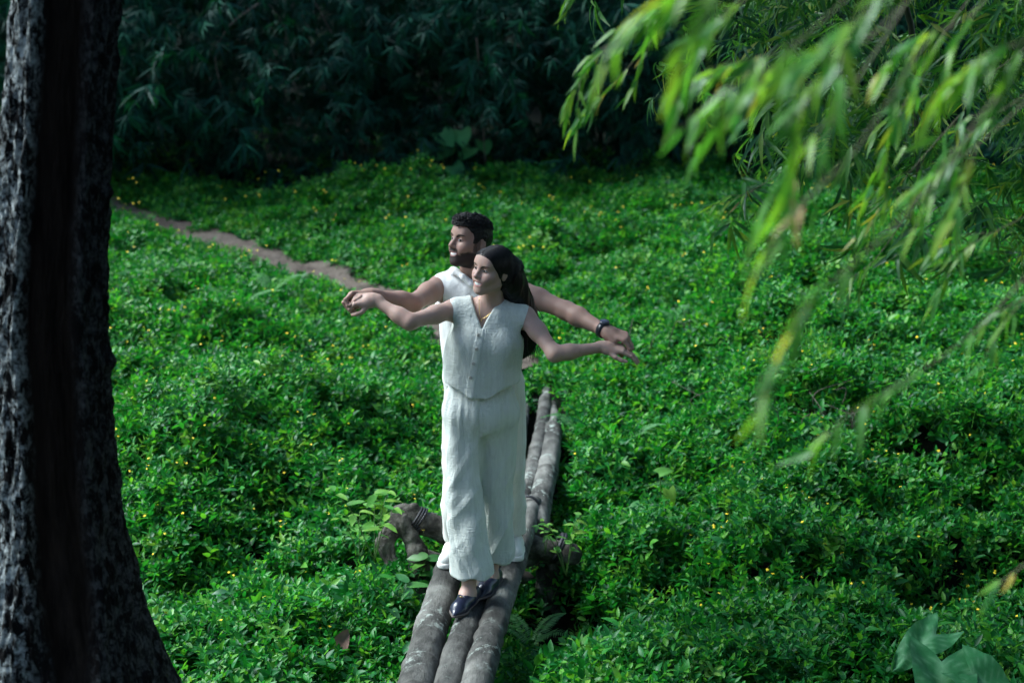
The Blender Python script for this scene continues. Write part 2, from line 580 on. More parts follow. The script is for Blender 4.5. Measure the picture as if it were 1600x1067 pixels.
# hollow where the bark has gone, facing the camera and a little to the right
ca = np.interp(tz, [0.0, 0.9, 1.6, 2.6, 3.4], [-1.12, -1.26, -1.32, -1.27, -1.2])[None, :] + 0.13 * noise(np.stack([0 * ZZ, 0 * ZZ, ZZ * 1.3], -1).reshape(-1, 3)).reshape(TT.shape)
hw = np.interp(tz, [0.05, 0.7, 1.4, 2.6, 3.3, 3.6], [0.0, 0.42, 0.50, 0.44, 0.2, 0.0])[None, :]
dth = np.angle(np.exp(1j * (TT - ca)))
dead = sstep(hw + 0.05, hw - 0.07, np.abs(dth)) * (hw > 0.02)
lip = np.exp(-((np.abs(dth) - hw - 0.08) / 0.09) ** 2) * (hw > 0.1)
RR = RR + (1 - dead) * (0.020 * np.minimum(rid, 0.9) + 0.008 * fine - 0.010) - dead * (0.055 - 0.006 * fine) + 0.010 * lip
KN = [(-0.05, 1.98, 0.016), (-0.02, 1.42, 0.03)]
for a0, z0, am in KN:
    RR = RR + am * np.exp(-(np.angle(np.exp(1j * (TT - a0))) / 0.2) ** 2 - ((ZZ - z0) / 0.035) ** 2)
VX = cx[None, :] + RR * np.cos(TT); VY = cy[None, :] + RR * np.sin(TT)
nz = len(tz)
idx = np.arange(NA * nz).reshape(NA, nz)
i2 = np.roll(idx, -1, axis=0)
F = np.stack([idx[:, :-1], i2[:, :-1], i2[:, 1:], idx[:, 1:]], -1).reshape(-1, 4)
tree = thing('tree', (-1.6, 4.62, -0.1), 'thick lichen-spotted tree trunk with a dark hollow, at the left edge', 'tree')
tr = mk('trunk', np.stack([VX, VY, ZZ], -1).reshape(-1, 3), F, M['bark'], tree)
set_attr(tr.data, 'dead', dead.ravel())
set_attr(tr.data, 'low', sstep(1.0, 0.4, ZZ).ravel())
set_attr(tr.data, 'lich', (0.12 + 0.88 * sstep(0.05, -0.35, np.cos(TT))).ravel())

# ================================================================== bridge logs
LOGS = []


def log_mesh(a, b, ra, rb, seed, bend=0.012, n=28, m=90):
    a = np.asarray(a, float); b = np.asarray(b, float)
    tt = np.linspace(0, 1, m)
    ax = nrm(b - a); s, _, up = frame(ax)
    L = np.linalg.norm(b - a)
    pts = a + (b - a) * tt[:, None]
    pts = pts + s * (bend * np.sin(tt * 5.1 + seed))[:, None] + up * (bend * 0.6 * np.sin(tt * 4.3 + seed * 2))[:, None]
    rad = ra + (rb - ra) * tt
    rings = np.sort(np.random.default_rng(seed).uniform(0.03, 0.97, int(L * 3.0)))
    ring = np.zeros(m)
    V = []; att = []
    for i in range(m):
        rg = min(abs(tt[i] - rings) * L) if len(rings) else 1
        for k in range(n):
            t = 2 * math.pi * k / n
            V.append((pts[i], t, rad[i], rg))
    P = np.array([v[0] for v in V]); T = np.array([v[1] for v in V]); RA = np.array([v[2] for v in V]); RG = np.array([v[3] for v in V])
    dirv = np.cos(T)[:, None] * s + np.sin(T)[:, None] * up
    q = P + dirv * RA[:, None]
    dsp = 0.007 * noise(q * 6 + seed) + 0.0035 * fbm(q * np.array((30, 8, 30)) + seed, 3)
    ringm = np.exp(-(RG / 0.012) ** 2)
    rn_ = np.clip(0.5 + noise(q * 9 + 4), 0, 1)
    dsp = dsp + 0.006 * np.exp(-(RG / 0.018) ** 2) - 0.004 * np.exp(-((RG - 0.03) / 0.012) ** 2)
    Vv = q + dirv * dsp[:, None]
    F = []
    for i in range(m - 1):
        for k in range(n):
            F.append((i * n + k, i * n + (k + 1) % n, (i + 1) * n + (k + 1) % n, (i + 1) * n + k))
    Vv = list(Vv); ringl = list(ringm * 0.75 * rn_)
    # rounded, sawn ends
    for i, sg in ((0, -1), (m - 1, 1)):
        o = i * n
        c0 = len(Vv)
        for k in range(n):
            Vv.append(np.asarray(pts[i]) + (np.asarray(Vv[o + k]) - pts[i]) * 0.86 + ax * sg * 0.012); ringl.append(0.1)
        for k in range(n):
            q4 = (o + k, o + (k + 1) % n, c0 + (k + 1) % n, c0 + k)
            F.append(q4 if sg > 0 else q4[::-1])
        c1 = len(Vv); Vv.append(pts[i] + ax * sg * 0.013); ringl.append(0.2)
        for k in range(n):
            q3 = (c0 + k, c0 + (k + 1) % n, c1)
            F.append(q3 if sg > 0 else q3[::-1])
    return np.array(Vv), F, np.array(ringl)


def make_log(a, b, ra, rb, seed, label, group):
    V, F, rg = log_mesh(a, b, ra, rb, seed)
    o = mk('log', V, F, M['log'])
    set_attr(o.data, 'ring', rg)
    tag(o, label, 'log', group)
    LOGS.append((np.asarray(a, float), np.asarray(b, float), max(ra, rb)))
    return o


def on_plane(u, v, z):
    a = (u - 800.0) / FPX; b = (533.5 - v) / FPX
    d = np.array((a, CP + b * SP, -SP + b * CP))
    return np.array((0, 0, CAM_H)) + d * ((z - CAM_H) / d[2])


def log_px(u0, v0, u1, v1, z0, z1, r0, r1, e0, e1):
    """axis through two photo points, lengthened by e0 / e1 metres at its ends"""
    a = on_plane(u0, v0, z0); b = on_plane(u1, v1, z1)
    d = nrm(b - a)
    return a - d * e0, b + d * e1, r0, r1


G1 = 'near logs of the footbridge'
L1 = log_px(650, 1067, 707, 885, -0.07, -0.07, 0.082, 0.066, 1.0, 0.42)
L2 = log_px(702, 1067, 769, 885, -0.072, -0.075, 0.068, 0.056, 1.0, 0.5)
L3 = log_px(750, 1067, 828, 786, -0.066, -0.05, 0.073, 0.050, 1.0, 0.02)
make_log(*L1, 1, 'thick grey log at the left of the near footbridge, cracked, ending by the white sneaker', G1)
make_log(*L2, 2, 'middle log of the near footbridge, under the navy loafer', G1)
make_log(*L3, 3, 'right log of the near footbridge, spotted with lichen and bound with cord at its end', G1)
G2 = 'far logs of the footbridge'
make_log(*log_px(847, 790, 862, 672, -0.10, -0.04, 0.066, 0.060, 0.35, 0.03), 4, 'right log of the far footbridge, shorter and thick, edged by leaves', G2)
make_log(*log_px(818, 790, 856, 612, -0.10, -0.01, 0.054, 0.040, 0.35, 0.03), 5, 'longest middle log of the far footbridge, running towards the path', G2)
make_log(*log_px(788, 790, 822, 634, -0.10, -0.02, 0.052, 0.042, 0.35, 0.03), 6, 'left log of the far footbridge, mostly hidden behind the couple', G2)
make_log(*log_px(863, 660, 868, 616, -0.04, -0.02, 0.03, 0.025, 0.05, 0.02), 7, 'thin short pale log at the far right end of the footbridge', G2)


def rope_ring(c, ax, r, n=2, w=0.006, tilt=0.25, name='cord', parent=None):
    s, _, up = frame(ax)
    pts = []
    for t in np.linspace(0, 2 * math.pi * n, 26 * n):
        pts.append(np.asarray(c) + (r + w * 0.7) * (math.cos(t) * s + math.sin(t) * up) + nrm(ax) * (0.014 * t / (2 * math.pi) + tilt * r * math.sin(t)))
    V, F = tube(pts, w, 6)
    return mk(name, V, F, M['rope'], parent)


tie = rope_ring(L3[1] - nrm(L3[1] - L3[0]) * 0.10, L3[1] - L3[0], 0.055, 2, 0.005)
tie.name = 'cord'
tag(tie, 'black cord wound round the end of the right bridge log', 'cord')

# ================================================================== implicit surfaces (bodies, clothes, gnarled wood)
def cone(a, b, ra, rb, k=0.02, m='u', S=None):
    return ('c', np.asarray(a, float), np.asarray(b, float), ra, rb, k, m, S)


def ell(c, r, k=0.02, m='u', Rm=None):
    return ('e', np.asarray(c, float), np.asarray(r, float), Rm, None, k, m, None)


def fun(f, lo, hi, k=0.005, m='s'):
    return ('f', np.asarray(lo, float), np.asarray(hi, float), f, None, k, m, None)


def _bbox(op):
    if op[0] == 'c':
        r = max(op[3], op[4])
        return np.minimum(op[1], op[2]) - r, np.maximum(op[1], op[2]) + r
    if op[0] == 'e':
        r = op[2].max() if op[3] is not None else op[2]
        return op[1] - r, op[1] + r
    return op[1], op[2]


def _ev(op, X, Y, Z):
    if op[0] == 'c':
        a, b, ra, rb, S = op[1], op[2], op[3], op[4], op[7]
        S = np.ones(3) if S is None else np.asarray(S, float)
        px, py, pz = (X - a[0]) / S[0], (Y - a[1]) / S[1], (Z - a[2]) / S[2]
        d = (b - a) / S
        dd = float(d @ d) + 1e-12
        t = np.clip((px * d[0] + py * d[1] + pz * d[2]) / dd, 0, 1)
        q = np.sqrt((px - t * d[0]) ** 2 + (py - t * d[1]) ** 2 + (pz - t * d[2]) ** 2)
        return (q - (ra + (rb - ra) * t)) * S.min()
    if op[0] == 'e':
        c, r, Rm = op[1], op[2], op[3]
        px, py, pz = X - c[0], Y - c[1], Z - c[2]
        if Rm is not None:
            px, py, pz = (Rm[0][0] * px + Rm[0][1] * py + Rm[0][2] * pz, Rm[1][0] * px + Rm[1][1] * py + Rm[1][2] * pz,
                          Rm[2][0] * px + Rm[2][1] * py + Rm[2][2] * pz)
        k0 = np.sqrt((px / r[0]) ** 2 + (py / r[1]) ** 2 + (pz / r[2]) ** 2)
        k1 = np.sqrt((px / r[0] ** 2) ** 2 + (py / r[1] ** 2) ** 2 + (pz / r[2] ** 2) ** 2) + 1e-9
        return k0 * (k0 - 1.0) / k1
    return op[3](X, Y, Z)


def smin(a, b, k):
    h = np.maximum(k - np.abs(a - b), 0) / k
    return np.minimum(a, b) - h * h * k * 0.25


def solid(ops, lo, hi, h):
    lo = np.asarray(lo, float); hi = np.asarray(hi, float)
    dim = np.ceil((hi - lo) / h).astype(int) + 1
    ax = [(lo[i] + h * np.arange(dim[i])).astype(np.float32) for i in range(3)]
    Fd = np.full(dim, 0.4, np.float32)
    for op in ops:
        b0, b1 = _bbox(op)
        pad = op[5] + 3 * h + 0.004
        i0 = np.maximum(np.floor((b0 - pad - lo) / h).astype(int), 0)
        i1 = np.minimum(np.ceil((b1 + pad - lo) / h).astype(int) + 1, dim)
        if (i1 <= i0).any(): continue
        sl = tuple(slice(i0[i], i1[i]) for i in range(3))
        X = ax[0][sl[0]][:, None, None]; Y = ax[1][sl[1]][None, :, None]; Z = ax[2][sl[2]][None, None, :]
        d = _ev(op, X, Y, Z).astype(np.float32)
        if op[6] == 'u': Fd[sl] = smin(Fd[sl], d, op[5])
        elif op[6] == 's': Fd[sl] = -smin(-Fd[sl], d, op[5])
        else: Fd[sl] = -smin(-Fd[sl], -d, op[5])
    return nets(Fd, lo, h)


def nets(Fd, lo, h):
    ins = Fd < 0
    c = [ins[i:Fd.shape[0] - 1 + i, j:Fd.shape[1] - 1 + j, k:Fd.shape[2] - 1 + k] for i in (0, 1) for j in (0, 1) for k in (0, 1)]
    s = np.zeros(c[0].shape, np.uint8)
    for q in c: s += q
    act = (s > 0) & (s < 8)
    I = np.argwhere(act)
    if len(I) == 0: return np.zeros((0, 3)), np.zeros((0, 4), int)
    vid = np.full(act.shape, -1, np.int32)
    vid[act] = np.arange(len(I))
    acc = np.zeros((len(I), 3)); cnt = np.zeros(len(I))
    cor = {(i, j, k): Fd[I[:, 0] + i, I[:, 1] + j, I[:, 2] + k] for i in (0, 1) for j in (0, 1) for k in (0, 1)}
    for a in range(3):
        for p in (0, 1):
            for q in (0, 1):
                e0 = [0, 0, 0]; o = [x for x in range(3) if x != a]
                e0[o[0]] = p; e0[o[1]] = q
                e1 = list(e0); e1[a] = 1
                f0 = cor[tuple(e0)]; f1 = cor[tuple(e1)]
                m = (f0 < 0) != (f1 < 0)
                t = np.where(m, f0 / np.where(m, f0 - f1, 1), 0)
                pt = np.array(e0, float)[None, :].repeat(len(I), 0)
                pt[:, a] = t
                acc += pt * m[:, None]; cnt += m
    V = lo + h * (I + acc / cnt[:, None])
    Q = []
    for a in range(3):
        o = [x for x in range(3) if x != a]
        sl0 = [slice(None)] * 3; sl1 = [slice(None)] * 3
        sl0[a] = slice(0, -1); sl1[a] = slice(1, None)
        e = np.argwhere(ins[tuple(sl0)] != ins[tuple(sl1)])
        ok = np.ones(len(e), bool)
        for x in o: ok &= (e[:, x] > 0) & (e[:, x] < Fd.shape[x] - 1)
        e = e[ok]
        fl = ins[e[:, 0], e[:, 1], e[:, 2]]
        ids = []
        for (p, q) in ((-1, -1), (0, -1), (0, 0), (-1, 0)):
            w = e.copy(); w[:, o[0]] += p; w[:, o[1]] += q
            ids.append(vid[w[:, 0], w[:, 1], w[:, 2]])
        quad = np.stack(ids, 1)
        flip = fl if a != 1 else ~fl
        quad = np.where(flip[:, None], quad, quad[:, ::-1])
        Q.append(quad)
    return V, np.concatenate(Q)


def vnormals(V, F):
    n = np.cross(V[F[:, 2]] - V[F[:, 0]], V[F[:, 3]] - V[F[:, 1]])
    N = np.zeros_like(V)
    for k in range(4):
        for a in range(3):
            N[:, a] += np.bincount(F[:, k], n[:, a], len(V))
    return N / (np.linalg.norm(N, axis=1)[:, None] + 1e-12)


def relax(V, F, it=1, lam=0.5):
    for _ in range(it):
        S = np.zeros_like(V); C = np.zeros(len(V))
        for k in range(4):
            a, b = F[:, k], F[:, (k + 1) % 4]
            for ax_ in range(3):
                S[:, ax_] += np.bincount(a, V[b, ax_], len(V)) + np.bincount(b, V[a, ax_], len(V))
            C += np.bincount(a, minlength=len(V)) + np.bincount(b, minlength=len(V))
        V = V + lam * (S / np.maximum(C, 1)[:, None] - V)
    return V


def keep(V, F, mask):
    F = F[mask]
    used = np.zeros(len(V), bool); used[F.ravel()] = True
    mp = np.cumsum(used) - 1
    return V[used], mp[F]


def cat(blocks):
    V = []; F = []; o = 0
    for v, f in blocks:
        V.append(v); F.append(f + o); o += len(v)
    return np.concatenate(V), np.concatenate(F)


# ================================================================== gnarled supports of the bridge
def gnarl(name, ops, lo, hi, label, cat_, amp=0.012, h=0.011, group=None, mat='wood'):
    V, F = solid(ops, lo, hi, h)
    N = vnormals(V, F)
    V = V + N * (amp * fbm(V * np.array((9, 9, 6)), 3, 0.6) + 0.4 * amp * (0.5 - np.abs(fbm(V * np.array((26, 26, 12)), 3, 0.6))))[:, None]
    o = mk(name, V, F, M[mat])
    tag(o, label, cat_, group)
    return o


BL = at(628, 806, 6.95); BR = at(890, 866, 6.95)
gnarl('support_beam', [cone(BL, at(700, 830, 6.95), 0.062, 0.066, 0.03), cone(at(700, 830, 6.95), BR, 0.066, 0.06, 0.03),
                       cone(at(648, 792, 6.95), at(650, 812, 6.95), 0.02, 0.03, 0.03)],
      (BL[0] - 0.15, 6.7, -0.5), (BR[0] + 0.15, 7.2, 0.25), 'rough cross beam tied under the bridge logs behind the couple', 'beam')
ops = [cone(at(624, 812, 6.9), at(606, 842, 6.86), 0.045, 0.036, 0.04), cone(at(606, 842, 6.86), at(611, 880, 6.82), 0.038, 0.033, 0.03),
       cone(at(611, 880, 6.82), at(604, 940, 6.8), 0.030, 0.045, 0.03), cone(at(634, 820, 6.9), at(653, 862, 6.86), 0.045, 0.045, 0.03),
       cone(at(653, 862, 6.86), at(656, 990, 6.8), 0.048, 0.062, 0.03), cone(at(603, 826, 6.88), at(594, 850, 6.84), 0.022, 0.03, 0.03),
       cone(at(660, 880, 6.84), at(668, 930, 6.8), 0.025, 0.03, 0.03), cone(at(600, 852, 6.84), at(598, 872, 6.83), 0.03, 0.014, 0.02)]
gnarl('forked_stump', ops, (-0.85, 6.5, -1.0), (-0.3, 7.15, 0.2), 'gnarled forked stump left of the couple holding up the beam', 'stump', 0.016, 0.008)
ops = [cone(at(866, 872, 6.97), at(862, 1010, 6.97), 0.046, 0.055, 0.05), cone(at(842, 890, 6.95), at(845, 1000, 6.95), 0.022, 0.03, 0.03)]
gnarl('support_post', ops, (-0.1, 6.5, -1.3), (0.6, 7.2, 0.05), 'dark rotten post under the right end of the beam', 'post', 0.016, 0.008)
gnarl('support_pole', [cone(at(662, 868, 7.0), at(830, 905, 7.0), 0.035, 0.035, 0.02)], (-0.6, 6.8, -0.7), (0.3, 7.2, 0.1),
      'thin lower cross pole under the bridge, seen beside the white sneaker', 'pole', 0.006)
gnarl('cut_branch', [cone(at(826, 872, 6.98), at(838, 862, 7.05), 0.05, 0.05, 0.02)], (-0.1, 6.8, -0.4), (0.3, 7.2, 0.1),
      'pale sawn branch stub under the right bridge log', 'branch', 0.006, mat='log')
bax = at(700, 830, 6.95) - BL
for (u, v, lab) in ((645, 812, 'black cord lashing the beam to the forked stump'),):
    tag(rope_ring(at(u, v, 6.95), bax, 0.072, 3, 0.006, 0.3), lab, 'cord')
# rubber strap over the right end of the beam
stp = rope_ring(at(868, 855, 6.95), BR - at(700, 830, 6.95), 0.066, 2, 0.011, 0.35)
stp.name = 'strap'
tag(stp, 'black rubber strap round the beam right of the bridge logs', 'strap')

# ================================================================== people
class Head:
    def __init__(s, c, fwd, up, sc):
        s.c = np.asarray(c, float); s.f = nrm(fwd)
        s.u = nrm(np.asarray(up, float) - s.f * np.dot(up, s.f))
        s.l = np.cross(s.u, s.f)           # the person's left
        s.k = sc
        s.R = [s.l, s.f, s.u]

    def p(s, l, f, u):
        return s.c + s.k * (l * s.l + f * s.f + u * s.u)

    def loc(s, V):
        d = (V - s.c) / s.k
        return d @ s.l, d @ s.f, d @ s.u

    def e(s, c, r, k=0.015, m='u'):
        return ell(s.p(*c), np.asarray(r) * s.k, k, m, s.R)

    def co(s, a, b, ra, rb, k=0.015, m='u'):
        return cone(s.p(*a), s.p(*b), ra * s.k, rb * s.k, k, m)


def mouth_u(l):
    return -0.0665 + 8.0 * l * l


def head_ops(H, male):
    o = [H.e((0, -0.012, 0.030), (0.074, 0.096, 0.082)),
         H.e((0, 0.012, 0.000), (0.066, 0.078, 0.085), 0.02),
         H.e((0, 0.020, -0.045), (0.058 if male else 0.054, 0.066, 0.066), 0.02),
         H.e((0, 0.066, -0.098), (0.021 if male else 0.017, 0.019, 0.016), 0.03)]
    jw = 0.052 if male else 0.047
    for s in (-1, 1):
        o += [H.co((s * jw, 0.004, -0.062), (s * 0.016, 0.068, -0.100), 0.017 if male else 0.014, 0.014, 0.03),
              H.e((s * 0.041, 0.060, -0.026), (0.024, 0.022, 0.020), 0.025),       # cheek
              H.e((s * 0.034, 0.070, -0.044), (0.016, 0.015, 0.016), 0.02)]         # smile fold
    o += [H.co((-0.036, 0.073, 0.026), (0.036, 0.073, 0.026), 0.014, 0.014, 0.022),
          H.e((0, 0.058, 0.055), (0.052, 0.034, 0.034), 0.03)]
    for s in (-1, 1):
        o += [H.e((s * 0.031, 0.098, 0.004), (0.017, 0.017, 0.0125), 0.014, 's'),
              H.e((s * 0.031, 0.0735, 0.004), (0.0155, 0.0135, 0.0115), 0.003)]     # lids over the eyeball
    # nose
    o += [H.co((0, 0.086, 0.014), (0, 0.1075, -0.026), 0.0072, 0.0098, 0.012),
          H.e((0, 0.1085, -0.029), (0.0105, 0.0105, 0.0095), 0.008),
          H.e((0.0125, 0.0965, -0.033), (0.0075, 0.009, 0.0075), 0.006), H.e((-0.0125, 0.0965, -0.033), (0.0075, 0.009, 0.0075), 0.006)]
    # muzzle, open smile, teeth, lips
    o += [H.e((0, 0.068, -0.060), (0.034, 0.026, 0.026), 0.02)]
    n = 8
    ls = np.linspace(-0.030, 0.030, n + 1)

    def fm(l): return 0.0925 - 20 * l * l
    o += [H.co((a, fm(a) + 0.003, mouth_u(a)), (b, fm(b) + 0.003, mouth_u(b)), 0.0064 * (1 - (a / 0.034) ** 2) + 0.0012, 0.0064 * (1 - (b / 0.034) ** 2) + 0.0012, 0.003, 's') for a, b in zip(ls[:-1], ls[1:])]
    o += [H.co((a, fm(a) - 0.0042, mouth_u(a)), (b, fm(b) - 0.0042, mouth_u(b)), 0.0072, 0.0072, 0.001) for a, b in zip(ls[1:-2], ls[2:-1])]
    up = [(l, fm(l) - 0.0010, mouth_u(l) + 0.0090 * (1 - (l / 0.035) ** 2) + 0.0005) for l in ls]
    dn = [(l, fm(l) - 0.0022, mouth_u(l) - 0.0104 * (1 - (l / 0.035) ** 2) - 0.0005) for l in ls]
    for c_, r_ in ((up, 0.0036), (dn, 0.0047)):
        o += [H.co(a, b, r_ * (1 - 0.5 * (a[0] / 0.030) ** 2), r_ * (1 - 0.5 * (b[0] / 0.030) ** 2), 0.003) for a, b in zip(c_[:-1], c_[1:])]
    for s in (-1, 1):
        o += [H.e((s * 0.0735, -0.012, -0.008), (0.009, 0.019, 0.031), 0.006),
              H.e((s * 0.0715, -0.030, -0.008), (0.012, 0.008, 0.026), 0.005),
              H.e((s * 0.085, -0.008, -0.004), (0.008, 0.010, 0.018), 0.005, 's')]
    return o


def head_color(H, V, skin, lip, male):
    l, f, u = H.loc(V)
    col = np.tile(np.asarray(skin, float), (len(V), 1)); rg = np.full(len(V), 0.56)
    al = np.abs(l); front = f > 0.045
    inhead = (u > -0.125) & (al < 0.1) & (np.abs(f) < 0.14)

    def paint(m, c, a=1.0, r=None):
        m = np.clip(m, 0, 1)[:, None] * a * inhead[:, None]
        col[:] = col * (1 - m) + np.asarray(c) * m
        if r is not None: rg[:] = rg * (1 - m[:, 0]) + r * m[:, 0]
    # warmer cheeks and nose
    paint(np.exp(-((al - 0.042) / 0.02) ** 2 - ((u + 0.028) / 0.018) ** 2) * front, np.asarray(lip) * 0.5 + np.asarray(skin) * 0.5, 0.35)
    if male:
        nz = 0.004 * noise(V * 160)
        jaw = np.minimum(sstep(-0.040, -0.052, u + 0.30 * np.clip(0.052 - al, 0, 1) * 0 + nz + 0.35 * np.clip(f - 0.045, 0, 0.04)), 1)
        jaw = np.maximum(jaw, sstep(-0.070, -0.078, u + nz) * (f > 0.03))
        side = 0.75 * sstep(0.020, 0.010, np.abs(f - 0.010 + nz) * 1.0) * sstep(0.052, 0.058, al) * sstep(0.06, 0.05, u)
        must = sstep(0.036, 0.031, al + nz) * sstep(-0.0385, -0.0425, u + nz - 1.5 * l * l) * front
        cheekclear = sstep(0.020, 0.028, al) * sstep(-0.072, -0.062, u) * (f > 0.058) * sstep(0.046, 0.040, al)
        back = sstep(-0.015, 0.0, f)
        under = sstep(-0.128, -0.118, u)
        beard = np.clip(np.maximum(jaw * (1 - cheekclear), np.maximum(side, must)), 0, 1) * back
        paint(beard * (u < 0.05), (0.012, 0.010, 0.010), 0.93, 0.7)
    # lips, teeth
    um = mouth_u(l)
    edge = np.clip(1 - (l / 0.033) ** 2, 0, 1)
    lips = sstep(0.0145, 0.0115, np.abs(u - um + 0.001) / np.maximum(np.sqrt(edge), 0.2)) * (al < 0.033) * (f > 0.060)
    paint(lips, lip, 0.85, 0.35)
    gap = sstep(0.0062, 0.0052, np.abs(u - um) / np.maximum(edge, 0.05)) * (al < 0.0305) * (f > 0.055)
    paint(gap, (0.72, 0.70, 0.67), 1.0, 0.3)
    paint(gap * (al > 0.0262), (0.05, 0.02, 0.02))
    # eyes
    for s in (-1, 1):
        d = s * l
        ex = (d - 0.031) / 0.0150
        lidlow = -0.0002 - 0.0038 * (1 - ex ** 2)
        lidup = 0.0030 + (0.0030 if male else 0.0028) * (1 - ex ** 2)
        m = (np.abs(ex) < 1) & (f > 0.055)
        open_ = m & (u - 0.001 > lidlow) & (u - 0.001 < lidup)
        paint(open_.astype(float), (0.42, 0.39, 0.38), 1, 0.2)
        ix = 0.031 - 0.0045 * s * -1 * (1 if True else 0)
        iris = (((l - s * 0.031 - H.gaze[0]) ** 2 + (u - 0.0035 - H.gaze[1]) ** 2) < 0.0072 ** 2) & open_
        paint(iris.astype(float), (0.012, 0.008, 0.007), 1, 0.1)
        line = m & (u - 0.001 >= lidup) & (u - 0.001 < lidup + (0.0030 if not male else 0.0026))
        paint(line.astype(float), (0.02, 0.014, 0.013), 0.95)
        line2 = m & (u - 0.001 <= lidlow) & (u - 0.001 > lidlow - 0.0016)
        paint(line2.astype(float), (0.04, 0.03, 0.028), 0.6)
        # brow
        bx = (d - 0.034) / 0.022
        bu = 0.0255 + 0.005 * bx - 0.006 * bx ** 2
        th = (0.0052 if male else 0.0036) * np.clip(1.1 - 0.5 * (bx + 0.3) ** 2, 0.2, 1.2)
        paint(sstep(th * 1.2, th * 0.7, np.abs(u - bu + 0.001 * noise(V * 300))) * (np.abs(bx) < 1) * (f > 0.02), (0.014, 0.011, 0.011), 0.92)
    # nostrils
    for s in (-1, 1):
        paint(sstep(0.0052, 0.003, np.sqrt((l - s * 0.0065) ** 2 + (u + 0.0395) ** 2)) * (f > 0.085), (0.03, 0.016, 0.014), 0.8)
    return col, rg


def hand_ops(w, d, n, left, sc, curls, thumb, spread=0.10):
    """w wrist, d towards the fingers, n out of the back of the hand; curls: per finger three bends in degrees"""
    d = nrm(d); n = nrm(np.asarray(n, float) - d * np.dot(n, d))
    s = np.cross(d, n) if left else np.cross(n, d)        # thumb side
    w = np.asarray(w, float)
    P = lambda a, b, c: w + sc * (a * d + b * s + c * n)
    o = []
    kn = [(0.086, 0.028), (0.090, 0.0095), (0.085, -0.0095), (0.076, -0.027)]
    for (a, b) in kn:
        o.append(cone(P(0.006, b * 0.55, 0), P(a, b, 0.002), 0.0165 * sc, 0.0102 * sc, 0.014))
    o.append(cone(P(-0.02, 0, 0), P(0.02, 0, 0), 0.0235 * sc, 0.024 * sc, 0.02, S=None))
    o.append(cone(P(0.012, 0.022, -0.008), P(0.05, 0.03, -0.010), 0.015 * sc, 0.012 * sc, 0.014))
    LEN = [(0.042, 0.026, 0.021), (0.046, 0.029, 0.022), (0.043, 0.027, 0.022), (0.034, 0.021, 0.019)]
    for i, (a, b) in enumerate(kn):
        p = P(a, b, 0.001)
        fan = spread * (1.4 - i) / 1.5
        ang = 0
        dd = nrm(d + s * fan)
        for j in range(3):
            ang += math.radians(curls[i][j])
            q = p + sc * LEN[i][j] * (math.cos(ang) * dd - math.sin(ang) * n)
            r = (0.0093, 0.0084, 0.0075, 0.0064)
            fs = (1.0, 1.03, 1.0, 0.88)[i] * sc
            o.append(cone(p, q, r[j] * fs, r[j + 1] * fs, 0.0035))
            p = q
    p = P(0.030, 0.030, -0.010)
    for j, (td, L) in enumerate(zip(thumb, (0.034, 0.030, 0.024))):
        v = nrm(td[0] * d + td[1] * s + td[2] * n)
        q = p + sc * L * v
        r = (0.0118, 0.0102, 0.0092, 0.0074)
        o.append(cone(p, q, r[j] * sc, r[j + 1] * sc, 0.005))
        p = q
    return o


def body_mesh(ops, lo, hi, H, neck, hands, skin, lip, male, h=0.0055, hf=0.0018):
    V, F = solid(ops, lo, hi, h)
    C = V[F].mean(1)
    msk = (((C - neck) @ H.u) < 0.004) | (np.linalg.norm(C - neck, axis=1) > 0.3)
    for w, d in hands:
        msk &= ~((((C - w) @ nrm(d)) > 0.003) & (np.linalg.norm(C - w, axis=1) < 0.26))
    blocks = [keep(V, F, msk)]
    r = 0.185 * H.k
    v, f = solid(ops, H.c - r, H.c + r, hf)
    v = relax(v, f, 1, 0.35)
    C = v[f].mean(1)
    blocks.append(keep(v, f, ((C - neck) @ H.u) > -0.002))
    for w, d in hands:
        c = w + nrm(d) * 0.09
        v, f = solid(ops, c - 0.125, c + 0.125, hf)
        C = v[f].mean(1)
        blocks.append(keep(v, f, (((C - w) @ nrm(d)) > -0.002)))
    V, F = cat(blocks)
    col, rg = head_color(H, V, skin, lip, male)
    me = make_mesh('body', V, F, M['skin'])
    set_attr(me, 'Col', col, 'FLOAT_COLOR'); set_attr(me, 'rgh', rg)
    return me


def limb(a, e, w, ra, rm, re, rf, rw, k=0.02):
    """upper arm a-e, forearm e-w with muscle swell"""
    a, e, w = map(np.asarray, (a, e, w))
    m1 = a + (e - a) * 0.4; m2 = e + (w - e) * 0.28
    return [cone(a, m1, ra, rm, k), cone(m1, e, rm, re, k), cone(e, m2, re, rf, k), cone(m2, w, rf, rw, k)]


def cloth(name, ops, lo, hi, h, mat, parent, fold, rx=1, hide=None):
    V, F = solid(ops, lo, hi, h)
    V = relax(V, F, rx, 0.4)
    N = vnormals(V, F)
    V = V + N * fold(V, N)[:, None]
    if hide is not None:
        V, F = keep(V, F, ~hide(V[F].mean(1)))
    o = mk(name, V, F, M[mat], parent)
    return o, V, F


def strands(paths, r, n=4):
    V = []; F = []; o = 0
    for P in paths:
        m = len(P)
        rad = r * np.concatenate([[0.7], np.ones(m - 3), [0.75, 0.25]])
        v, f = tube(P, rad, n, cap=False)
        V.append(v); F += [tuple(i + o for i in q) for q in f]; o += len(v)
    return np.concatenate(V), F


